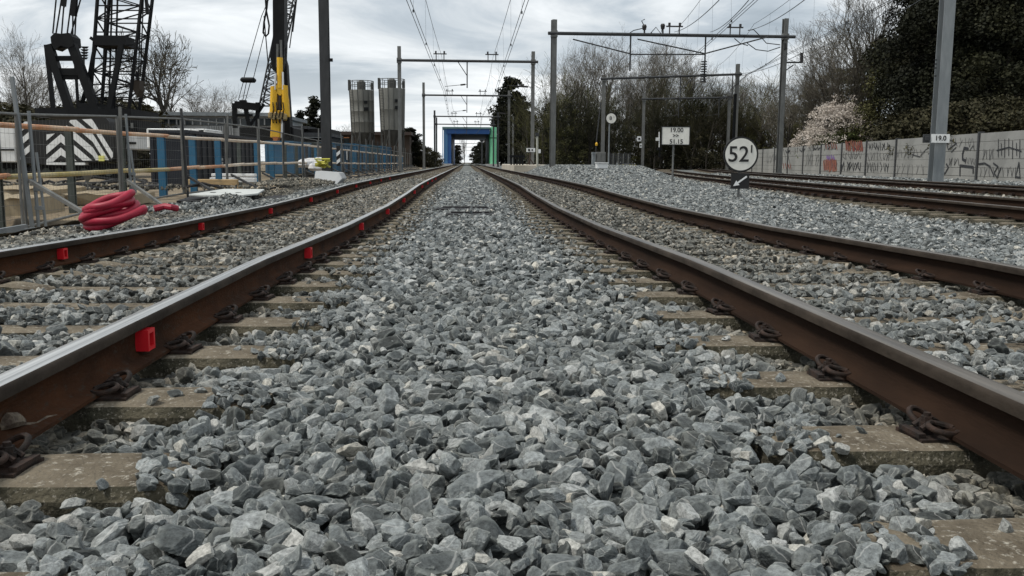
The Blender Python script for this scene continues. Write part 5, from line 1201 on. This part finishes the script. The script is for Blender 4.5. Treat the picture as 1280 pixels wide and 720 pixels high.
# ---------------------------------------------------------------- silos
def silo_b(px0t, px1t, px0b, px1b, ytop, ybot, Y, label):
    c0 = at((px0b+px1b)/2, ybot, Y); c1 = at((px0t+px1t)/2, ytop, Y); r1 = (px1t-px0t)/2*Y/F_PX; r0 = (px1b-px0b)/2*Y/F_PX
    t = thing('silo', label, 'silo', (c0.x, Y, 0))
    b = MB(); n_ = 28; vs = []; H = c1.z-c0.z; rings = [0, .02, .245, .25, .255, .495, .5, .505, .745, .75, .755, .98, 1.0]
    prof = [(c0.lerp(c1, u), (r0+(r1-r0)*u)*(1.012 if i in (1, 3, 6, 9, 11) else 1)) for i, u in enumerate(rings)]
    fs = []
    for (c, r) in prof:
        for k in range(n_): a_ = 2*math.pi*k/n_; vs.append((c.x+r*math.cos(a_), c.y+r*math.sin(a_), c.z))
    for i in range(len(prof)-1):
        for k in range(n_): l = (k+1) % n_; fs.append((i*n_+k, i*n_+l, (i+1)*n_+l, (i+1)*n_+k))
    fs.append(tuple(reversed(range(n_)))); fs.append(tuple((len(prof)-1)*n_+k for k in range(n_))); b.add(vs, fs); b.build('cylinder', silo, t, smooth=True)
    for k in range(8):
        a_ = math.pi+math.pi*k/7; b = MB(); p = c0+Vector((r0*1.01*math.cos(a_), r0*1.01*math.sin(a_), 0)); q = c1+Vector((r1*1.01*math.cos(a_), r1*1.01*math.sin(a_), 0)); b.bar(p, q, .05, .05); b.build('seam', silod, t)
    b = MB(); b.lathe((c0.x, Y, c0.z-1.6), [(r0*.25, 0), (r0*.98, 1.55)], 20); b.build('cone', silod, t, smooth=True)
    for k in range(6):
        a_ = 2*math.pi*k/6+.3; b = MB(); b.bar((c0.x+r0*.95*math.cos(a_), Y+r0*.95*math.sin(a_), 0), (c0.x+r0*.95*math.cos(a_), Y+r0*.95*math.sin(a_), c0.z+.1), .2, .2); b.build('leg', silod, t)
    b = MB()
    for k in range(6):
        a_ = 2*math.pi*k/6+.3; a2 = 2*math.pi*(k+1)/6+.3; b.bar((c0.x+r0*.95*math.cos(a_), Y+r0*.95*math.sin(a_), .4), (c0.x+r0*.95*math.cos(a2), Y+r0*.95*math.sin(a2), c0.z-.1), .1, .1)
    b.build('leg_bracing', silod, t)
    for k in range(14):
        a_ = 2*math.pi*k/14; b = MB(); p = c1+Vector((r1*math.cos(a_), r1*math.sin(a_), 0)); b.bar(p, p+Vector((0, 0, .95)), .06, .06); b.build('railing_post', silod, t)
    for h in (.5, .95):
        b = MB(); b.tube([c1+Vector((r1*math.cos(2*math.pi*k/14), r1*math.sin(2*math.pi*k/14), h)) for k in range(14)], .035, 4, closed=True); b.build('railing', silod, t)
    b = MB(); b.lathe(c1, [(r1*.34, 0), (r1*.34, .85), (r1*.22, 1.0)], 10); b.build('filter_top', silod, t)
    b = MB(); b.box(c1+Vector((-r1*.95, -.4, .5)), (.25, .3, 1.1)); b.box(c1+Vector((r1*.9, -.4, .4)), (.25, .3, .7)); b.build('vent_box', silod, t)
    b = MB(); p = c1+Vector((r1*.45, -r1*1.0, -1.3)); b.box(p, (.35, .2, .3)); b.box(p-Vector((-.05, 0, .7)), (.45, .2, .35)); b.build('label_box', blackm, t)
    b = MB(); p = c1+Vector((-r1*.75, -r1*.78, 0)); q = c0+Vector((-r0*.75, -r0*.78, -1.5))
    for dx_ in (-.2, .2): b.bar(p+Vector((dx_, 0, 0)), q+Vector((dx_, 0, 0)), .04, .04)
    for k in range(22): m_ = p.lerp(q, k/22); b.bar(m_+Vector((-.2, 0, 0)), m_+Vector((.2, 0, 0)), .03, .03)
    b.build('ladder', silod, t)
silo_b(437, 466.5, 440.5, 467.5, 113, 166, 100, 'left one of two tall grey steel silos, slightly tapered, with a railing on top')
silo_b(474, 505.5, 476.5, 505, 111, 163, 98, 'right one of two tall grey steel silos, beside the near gantry mast')

# ---------------------------------------------------------------- blue and green portal over the line
t = thing('overpass_portal', 'blue portal structure over the main line with one green pillar on its right', 'portal', (0, 190, -.3))
p = at(553, 203, 190); q = at(558.3, 160, 190)
b = MB(); b.span((p.x, 190, -.4), (at(553.6, 160, 190).x+.02, 190.6, q.z)); b.build('outer_pillar', portlit, t)
b = MB(); b.span((at(554.5, 160, 190).x, 190.2, -.4), (q.x+.18, 240, q.z-.1)); b.build('pillar', portlit, t)
b = MB(); b.span((q.x+.2, 190.3, -.4), (q.x+.9, 250, q.z-.3)); b.build('pillar_side', portblue, t)  # inner face in the darker blue: its shade is put into the colour
zt = at(590, 161, 190).z; zbm = at(590, 167.3, 190).z
b = MB(); b.span((q.x, 190, zbm), (at(612, 160, 190).x, 240, zt)); b.build('beam', portblue, t)
b = MB(); b.span((p.x, 189.7, zt), (at(613, 160, 190).x, 241, zt+.35)); b.build('cornice', pmat('overpass_grey', (.12, .2, .2), .6), t)
g0 = at(612.3, 160, 190); g1 = at(621, 160, 190)
b = MB(); b.lathe(((g0.x+g1.x)/2, 191, -.4), [((g1.x-g0.x)/2, 0), ((g1.x-g0.x)/2, g0.z+.6)], 16); b.build('green_pillar', portgreen, t, smooth=True)
b = MB(); b.lathe(((g0.x+g1.x)/2, 191, at(0, 168, 190).z), [((g1.x-g0.x)/2+.08, 0), ((g1.x-g0.x)/2+.08, .2)], 16); b.build('pillar_band', greend, t)
b = MB(); b.span((g0.x-.1, 191.5, -.4), (g0.x+.6, 226, g0.z-.5)); b.build('green_wall', greend, t)
b = MB(); b.span((p.x-.6, 189, -.1), (q.x+1.2, 192, .35)); b.span((g0.x-.8, 189, -.1), (g1.x+.6, 192, .35)); b.build('footing', concrete, t)
# small buildings in the opening
t = thing('distant_building', 'tiny white building far down the line inside the portal opening', 'building', at(600, 203, 420))
spb('wall', 592, 204, 605, 196, 420, 10, bgrey, 0); spb('roof', 591.5, 196, 605.5, 195, 419, 12, galvd, 0)

# floodlight pole seen between the gantry and the boom
t = thing('floodlight_pole', 'thin pole with a stack of flat lamps between the crane gantry and its boom', 'floodlight', at(105, 140, 58))
b = MB(); b.tube([at(105.5, 142, 58), at(105, 58, 58)], .05, 5); b.build('pole', galvd, t)
for k in range(5):
    b = MB(); c = at(105-.2*k, 59+3.4*k, 57.9); b.poly([c+Vector((-.22, 0, .05)), c+Vector((-.10, 0, -.06)), c+Vector((.10, 0, -.06)), c+Vector((.22, 0, .05))], (0, .2, 0)); b.build('lamp', blackm, t)
# ---------------------------------------------------------------- trees
def bare_tree(seed, H, spread, levels=4, kids=(7, 5, 4, 3), trunk_r=.16, first=.25, up=.35, segs=5, droop=0.0, rmin=1.0):
    r = random.Random(seed); T = MB(); C = MB()
    def branch(p, d, L, rad, lv):
        n = segs if lv < 2 else (3 if lv < 3 else 2); pts_ = [p.copy()]; rs = [rad]; q = p.copy(); dd = d.copy()
        for i in range(n):
            j = .10 if lv == 0 else .30
            dd = (dd+Vector((r.uniform(-j, j), r.uniform(-j, j), r.uniform(-j, j)+(up*.25 if lv else .05)-droop*(lv > 2)))).normalized()
            q = q+dd*(L/n); pts_.append(q.copy()); rs.append(max(rad*(1-(i+1)/n*(.72 if lv == 0 else .8)), .0065*rmin if lv > 2 else .010*rmin))
        (T if lv < 2 else C).tube(pts_, rs, 6 if lv == 0 else (4 if lv == 1 else 3), cap=False)
        if lv >= levels: return
        k = kids[lv]+r.randint(-1, 1)
        for i in range(k):
            u = r.uniform(first if lv == 0 else .22, 1.0); f = u*n; a = min(int(f), n-1); pp = pts_[a].lerp(pts_[a+1], f-a); dl = (pts_[a+1]-pts_[a]).normalized()
            o_ = dl.orthogonal().normalized(); o_.rotate(Matrix.Rotation(r.uniform(0, 6.28), 3, dl)); an = r.uniform(.45, .95) if lv == 0 else r.uniform(.4, 1.0)
            nd = (dl*math.cos(an)+o_*math.sin(an)*spread).normalized(); nd.z += up*(.4 if lv == 0 else .1); nd.normalize()
            branch(pp, nd, L*r.uniform(.42, .68)*(1.1-.35*u if lv == 0 else 1), rad*(.5 if lv else .48)*(1.1-.5*u), lv+1)
    branch(Vector((0, 0, 0)), Vector((r.uniform(-.04, .04), r.uniform(-.04, .04), 1)), H*.72, trunk_r, 0)
    return T, C
def leafs(b, r, c, rad, n, size, flat=1.0, aspect=.6, hollow=.35):
    for _ in range(n):
        v = Vector((r.gauss(0, 1), r.gauss(0, 1), r.gauss(0, 1))).normalized()*(hollow+(1-hollow)*r.random()**.6)
        p = c+Vector((v.x*rad[0], v.y*rad[1], v.z*rad[2])); d = Vector((r.gauss(0, 1), r.gauss(0, 1), r.gauss(0, .8))).normalized(); e = d.orthogonal().normalized(); e.rotate(Matrix.Rotation(r.uniform(0, 3.1), 3, d))
        s = size*r.uniform(.6, 1.4); b.v += [tuple(p-d*s-e*s*aspect*.3), tuple(p-d*s*.1+e*s*aspect), tuple(p+d*s), tuple(p+d*s*.1-e*s*aspect)]; k = len(b.v); b.f.append((k-4, k-3, k-2, k-1)); b.mi.append(0)
def ever_tree(seed, H, W, n, size, shape='cone', first=.08):
    r = random.Random(seed); T = MB(); C = MB(); T.tube([(0, 0, 0), (r.uniform(-.1, .1), 0, H*.5), (0, 0, H*.95)], [.035*H*.5, .02*H*.5, .02], 6)
    k = 70
    for i in range(k):
        u = first+(1-first)*((i+.5)/k); z = H*u
        if shape == 'cone': w = W*(1-u)**.75*.5+.15
        elif shape == 'round': w = W*.5*math.sqrt(max(.03, 1-((u-.45)/.57)**2))
        else: w = W*.5*(.75+.35*math.sin(u*9+seed))*min(1, (1-u)*3.5+.15)
        a = r.uniform(0, 6.28); rr_ = w*r.uniform(.35, 1); c = Vector((math.cos(a)*rr_*.8, math.sin(a)*rr_*.8, z+r.uniform(-.3, .3)))
        T.tube([(0, 0, z*.95), c], [.03, .012], 3, cap=False)
        cs = W*r.uniform(.10, .19)*(1.2-u*.5); leafs(C, r, c, (cs*1.1, cs*1.1, cs*.7), n//k, size)
    return T, C
PROTO = {}; HT = {}
def proto(key, fn, tm, cm):
    T, C = fn(); PROTO[key] = (T.mesh('trunk', tm, True), C.mesh('crown', cm)); HT[key] = float(np.percentile([v[2] for v in C.v], 99))
def plant(key, px, Y, H, H0, label, cat='tree', name='tree', group=None, sx=1.0, z=-.35, rz=None):
    """H wanted height, H0 height of the prototype"""
    x = at(px, 200, Y).x; s = (H-z)/HT[key]; t = thing(name, label, cat, (x, Y, z), group); t.rotation_euler = (0, 0, random.uniform(0, 6.28) if rz is None else rz); t.scale = (s*sx, s*sx, s)
    link('trunk', PROTO[key][0], t); link('crown', PROTO[key][1], t); return t
for k in range(4): proto('bare%d' % k, lambda k=k: bare_tree(20+k, 10, 1.0, 4, (11, 7, 6, 4), .17, .22, .40), bark, twig)
proto('oak', lambda: bare_tree(33, 10, 1.25, 4, (12, 6, 5, 4), .28, .34, .22, rmin=2.8), bark, twigd)
for k in range(2): proto('bared%d' % k, lambda k=k: bare_tree(40+k, 10, .9, 4, (13, 7, 6, 4), .14, .08, .6), bark, twigd)
proto('poplar', lambda: bare_tree(60, 10, .5, 3, (22, 5, 4), .15, .12, 1.2), bark, twigd)
proto('shrub0', lambda: bare_tree(61, 4, 1.3, 4, (9, 5, 4, 3), .06, .03, .3), bark, twigd)
proto('conifer', lambda: ever_tree(70, 10, 4.4, 9000, .13, 'cone'), bark, everg)
proto('conround', lambda: ever_tree(71, 10, 5.2, 10500, .15, 'round'), bark, everg)
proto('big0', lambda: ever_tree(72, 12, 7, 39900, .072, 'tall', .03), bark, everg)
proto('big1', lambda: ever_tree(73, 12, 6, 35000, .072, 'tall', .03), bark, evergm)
proto('olive', lambda: ever_tree(74, 9, 4.5, 6300, .085, 'tall', .05), bark, olive)
proto('bush', lambda: ever_tree(75, 3, 3.6, 7000, .07, 'round', .0), bark, ivy)
proto('hedge', lambda: ever_tree(76, 2, 2.6, 5600, .05, 'round', .0), bark, hedge)
def thicket(seed):
    r = random.Random(seed); T = MB(); C = MB(); L_ = MB()
    for k in range(5):
        t_, c_ = bare_tree(seed*7+k, r.uniform(5, 8.5), 1.0, 3, (9, 6, 5), .07, .05, .6); o_ = Vector((r.uniform(-1.6, 1.6), r.uniform(-1, 1), 0))
        T.add([Vector(v)+o_ for v in t_.v], t_.f); C.add([Vector(v)+o_ for v in c_.v], c_.f)
    for k in range(60):
        z = abs(r.gauss(0, 2.2))+.3; c = Vector((r.uniform(-2.2, 2.2), r.uniform(-1.2, 1.2), z)); q = r.uniform(.25, .75)*(1 if z < 2 else .7); leafs(C, r, c, (q, q, q*.8), 110, .055, hollow=.05)
    return T, C
for k in range(3): proto('thick%d' % k, lambda k=k: thicket(90+k), bark, [ivy, olive, evergm][k])
def cherry():
    T, C = bare_tree(80, 3.6, 1.3, 3, (8, 5, 4), .12, .12, .25); r = random.Random(4); B = MB()
    for k in range(230):
        a_ = r.uniform(0, 6.28); e_ = r.uniform(-.25, 1.45); q = r.uniform(.55, 1.0)**.6
        c = Vector((2.5*q*math.cos(a_)*math.cos(e_), 2.5*q*math.sin(a_)*math.cos(e_), 2.5+2.3*q*math.sin(e_)*(1+.12*math.sin(5*a_))))
        s_ = r.uniform(.18, .38); leafs(B, r, c, (s_*1.3, s_*1.3, s_*.75), 42, .05, hollow=.05)
    T.add(C.v, C.f); return T, B
proto('cherry', cherry, bark, blossom)
# left-hand trees
for i, (key, px, Y, H, sx, lb) in enumerate([
    ('bare0', 8, 66, 7.0, 1.1, 'leafless tree at the left edge behind the crane'), ('bare1', 38, 62, 8.6, .8, 'tall leafless tree left of the crane gantry'),
    ('bare2', 62, 70, 6.4, 1.0, 'leafless tree seen through the crane gantry legs'), ('bare3', 96, 74, 6.6, 1.0, 'leafless tree between the gantry and the boom'),
    ('bared0', 130, 70, 6.6, 1.1, 'dark leafless tree behind the foot of the boom'), ('bared1', 156, 72, 5.6, 1.1, 'dark leafless tree just right of the boom foot'),
    ('oak', 213, 64, 9.0, .72, 'free-standing round leafless tree right of the crane'), ('bared0', 184, 80, 5.2, 1.2, 'low leafless tree left of the free-standing one'),
    ('bared1', 20, 80, 6, 1.3, 'dim leafless tree low behind the left white machine'), ('bare2', 250, 84, 7.2, 1.2, 'brownish leafless tree above the office building'),
    ('bare1', 274, 88, 7.4, 1.1, 'second brownish leafless tree above the office building'), ('bare3', 302, 90, 6.2, 1.0, 'small leafless tree left of the piling rig'),
    ('bared0', 232, 90, 5.0, 1.2, 'dark leafless tree behind the white container'), ('bare3', 432, 140, 6.0, 1.0, 'small pale leafless tree above the brown building')]):
    plant(key, px, Y, H, 10, lb, sx=sx, name='bare_tree', group='leafless trees behind the building site')
for px, Y, H, lb in ((394, 84, 6.1, 'taller dark conifer left of the tall dark mast'), (377, 86, 5.0, 'shorter dark conifer beside the piling rig'), (405, 90, 4.8, 'low dark conifer partly behind the tall dark mast')):
    plant('conifer', px, Y, H, 10, lb, name='conifer_tree', sx=1.35, group='conifers by the dark mast')
for i, (px, Y, H) in enumerate([(500, 150, 6.2), (514, 130, 5.2), (524, 140, 3.4), (534, 130, 2.6), (545, 150, 2.2)]):
    plant('bush' if i > 1 else 'conround', px, Y, H, 3 if i > 1 else 10, ['dark leafy tree behind the right silo', 'dark leafy tree right of the right silo', 'round bush right of the silos', 'low bush before the portal', 'lowest bush beside the portal'][i], name='bush' if i > 1 else 'leafy_tree', cat='bush' if i > 1 else 'tree', sx=1.3 if i < 2 else 1)
for i, (px, Y, s_) in enumerate([(5, 60, 4), (60, 64, 4), (118, 62, 4.4), (165, 60, 4.0), (30, 58, 3.6), (145, 66, 4.6), (85, 66, 4.0)]):
    plant('bush', px, Y, s_, 3, ['low dark evergreen mass at the left edge', 'dark undergrowth behind the gantry foot', 'dark undergrowth behind the boom foot', 'dark undergrowth right of the boom', 'dark undergrowth behind the left white machine', 'dark shrubs behind the counterweight', 'dark shrubs between gantry and boom'][i], cat='bush', name='bush', sx=1.5, group='undergrowth behind the crane')
# middle: round dark conifer right of the portal
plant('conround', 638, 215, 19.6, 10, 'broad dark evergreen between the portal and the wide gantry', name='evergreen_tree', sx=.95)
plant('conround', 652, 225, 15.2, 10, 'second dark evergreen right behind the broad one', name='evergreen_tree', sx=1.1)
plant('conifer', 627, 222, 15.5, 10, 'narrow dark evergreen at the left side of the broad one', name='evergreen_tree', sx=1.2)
# woods in the middle right
def spot(px):
    marks = [(690, 'the wide gantry'), (764, 'the round board'), (805, 'the third gantry'), (844, 'the 19.00 board'), (880, 'the insulator'), (926, 'the 52 board'), (974, 'the wide gantry'), (1042, 'the blossom tree'), (1171, 'the pale mast'), (1280, 'the picture edge')]
    m_ = min(marks, key=lambda q: abs(q[0]-px)); d_ = px-m_[0]
    return ('above ' if abs(d_) < 5 else ('right of ' if d_ > 0 else 'left of '))+m_[1]
def nth(px, allpx): return ORD[sorted(allpx).index(px)].replace('nearest', 'first')
def wood_label(i, n, px): return '%s leafless wood tree from the left, %s' % (nth(px, [q[1] for q in W1]), spot(px))
W1 = [('bare0', 704, 118, 12.5, .9), ('bare1', 722, 112, 14.2, .8), ('bare2', 741, 120, 15.5, .8), ('bare3', 760, 115, 16.0, .9), ('bared0', 778, 124, 15.6, .9), ('bare0', 796, 118, 15.2, .9), ('bare1', 816, 112, 14.6, .9),
      ('bare2', 836, 120, 15.8, .8), ('bare3', 850, 116, 14.6, .9), ('bared1', 868, 122, 12.6, 1.0), ('bare0', 886, 118, 11.4, 1.0), ('bare1', 904, 110, 10.2, 1.1), ('bare3', 930, 116, 11.0, 1.1), ('bare2', 948, 108, 10.6, 1.1), ('bared0', 690, 126, 9.5, 1.1), ('bare3', 676, 130, 8.2, 1.1),
      ('bared1', 730, 130, 11.5, 1.2), ('bared0', 770, 132, 12, 1.2), ('bared1', 812, 130, 12, 1.2), ('bared0', 842, 132, 12, 1.2), ('bared1', 898, 128, 9.6, 1.3), ('bared0', 960, 104, 10, 1.1)]
for i, (key, px, Y, H, sx) in enumerate(W1):
    plant(key, px, Y, H, 10, wood_label(i, len(W1), px), sx=sx, name='bare_tree', group='leafless trees of the wood behind the gantries')
r = random.Random(9)
for i in range(17):
    px = 672+i*17.5; plant('thick%d' % (i % 3), px, 106+r.uniform(-6, 8), r.uniform(6.5, 10.5), 8, '%s clump of wood undergrowth from the left, %s' % (ORD[i].replace('nearest', 'first'), spot(px)), cat='bush', name='bush', sx=1.25, group='undergrowth of the wood behind the gantries')
for i in range(9):
    px = 688+i*32; plant('olive' if i % 3 == 0 else 'big1', px, 136+r.uniform(-4, 6), r.uniform(5.0, 9.5), 9 if i % 3 == 0 else 12, '%s dark green wood tree from the left, %s' % (ORD[i].replace('nearest', 'first'), spot(px)), name='evergreen_tree', sx=1.3, group='dark green trees within the leafless wood')
# trees behind the noise wall
for i, (key, px, Y, H, H0, sx, lb) in enumerate([
    ('bare1', 984, 88, 8.6, 10, 1.1, 'leafless tree right of the wide gantry post'), ('bare3', 1002, 82, 9.4, 10, 1.0, 'leafless tree above the left part of the blossom'), ('bared0', 1022, 80, 11.4, 10, .9, 'leafless tree behind the blossom tree'),
    ('bare0', 1040, 76, 12.4, 10, .9, 'tall leafless tree rising over the blossom'), ('bare2', 1062, 72, 14.5, 10, .8, 'tallest leafless tree, reaching the top of the picture'), ('bared1', 1085, 70, 14.8, 10, .9, 'leafless tree against the dark evergreens'),
    ('bared0', 972, 96, 9.6, 10, 1.2, 'leafless tree at the far end of the wall'), ('bared1', 1052, 86, 12.0, 10, 1.2, 'dim leafless tree behind the tall one')]):
    plant(key, px, Y, H, H0, lb, sx=sx, name='bare_tree', group='leafless trees behind the noise wall')
for i, (px, Y, H, sx) in enumerate([(1010, 92, 8.2, 1.2), (1036, 88, 9.6, 1.1), (1060, 84, 9.2, 1.1), (1080, 74, 9.0, 1.0), (990, 98, 6.8, 1.3), (1096, 68, 9.6, 1.0)]):
    plant('olive', px, Y, H, 9, 'olive-green leafy tree %s' % ['left behind the blossom', 'right above the blossom', 'right of the blossom', 'left of the dark evergreens', 'by the far end of the wall', 'against the edge of the dark evergreens'][i], sx=sx, name='leafy_tree', group='olive trees behind the wall')
big = [('big0', 1140, 64, 15.5, .75), ('big1', 1156, 66, 16.5, .9), ('big0', 1166, 58, 15, .9), ('big1', 1176, 60, 16.5, 1.1), ('big0', 1200, 55, 15.5, 1.1), ('big0', 1228, 58, 16.5, 1.1), ('big1', 1252, 52, 15, 1.1), ('big0', 1276, 54, 15.5, 1.1), ('big0', 1310, 52, 15, 1.1),
       ('big0', 1160, 78, 19, .9), ('big0', 1185, 74, 18, 1.1), ('big0', 1215, 70, 18, 1.3), ('big0', 1265, 68, 18, 1.3), ('big0', 1340, 60, 15.5, 1.2)]
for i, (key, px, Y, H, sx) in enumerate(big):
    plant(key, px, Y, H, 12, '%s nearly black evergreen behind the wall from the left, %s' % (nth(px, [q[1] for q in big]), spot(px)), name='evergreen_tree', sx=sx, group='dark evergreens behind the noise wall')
for i, px in enumerate((1000, 1022, 1046, 1072, 1094, 1115, 1140, 1165, 1192, 1220, 1250, 1282)):
    Y = [92, 88, 86, 84, 72, 60, 56, 52, 49, 46, 44, 43][i]; plant('thick%d' % (i % 3) if i < 5 else 'bush', px, Y, 6 if i < 5 else 3.8, 8 if i < 5 else 3, '%s dark shrub behind the wall from the left, %s' % (ORD[i].replace('nearest', 'first'), spot(px)), cat='bush', name='bush', sx=1.1, group='shrubs behind the noise wall')
plant('cherry', 1046, 70.5, 5.6, 5.4, 'pale white-pink blossoming tree behind the noise wall', name='blossom_tree', sx=.9, rz=.5)
plant('cherry', 1021, 77, 4.0, 5.4, 'smaller lower blossoming tree at the left of the larger one', name='blossom_tree', sx=1.0, rz=2.5)
for i, (px, Y) in enumerate(((1028, 74.5), (1046, 71), (1064, 68.5))): plant('hedge', px, Y, 3.0, 2, 'yellow-green hedge bush %s below the blossom, over the wall' % ['left', 'centre', 'right'][i], cat='bush', name='hedge_bush')
# poplar and far trees in the portal opening
plant('poplar', 581, 420, 12, 10, 'slim poplar-like tree far down the line inside the portal opening', name='poplar_tree')
for i, (px, Y, H) in enumerate([(571, 330, 6.5), (566, 340, 6), (594, 400, 7), (600, 360, 8), (605, 330, 9), (610, 300, 8)]):
    plant('conround', px, Y, H, 10, ['round far tree left in the portal opening', 'far tree behind the blue pillar', 'far tree right of the poplar', 'far tree in the right half of the opening', 'taller far tree in the right half of the opening', 'far tree at the green pillar'][i], name='leafy_tree', sx=1.4, group='far trees in the portal opening')
# far woods closing the horizon
r = random.Random(21); b = MB()
for side in (-1, 1):
    for k in range(170):
        Y = r.uniform(150, 620); x = side*(r.uniform(11, 26)+(Y-150)*.03) if k % 2 else side*r.uniform(30, 260)
        if side < 0 and k % 2 == 0: Y = r.uniform(150, 300)
        h = r.uniform(3, 6.5)*(1.4 if side > 0 else .9); leafs(b, r, Vector((x, Y, h*.45)), (h*.6, h*.6, h*.6), 110, .45)
o = b.build('distant_woods', pmat('far_foliage', (.035, .04, .03), .9, 0, (.09, .095, .075), .1, 5), kind='stuff'); tag(o, 'distant mixed woods along the horizon on both sides', 'woods')
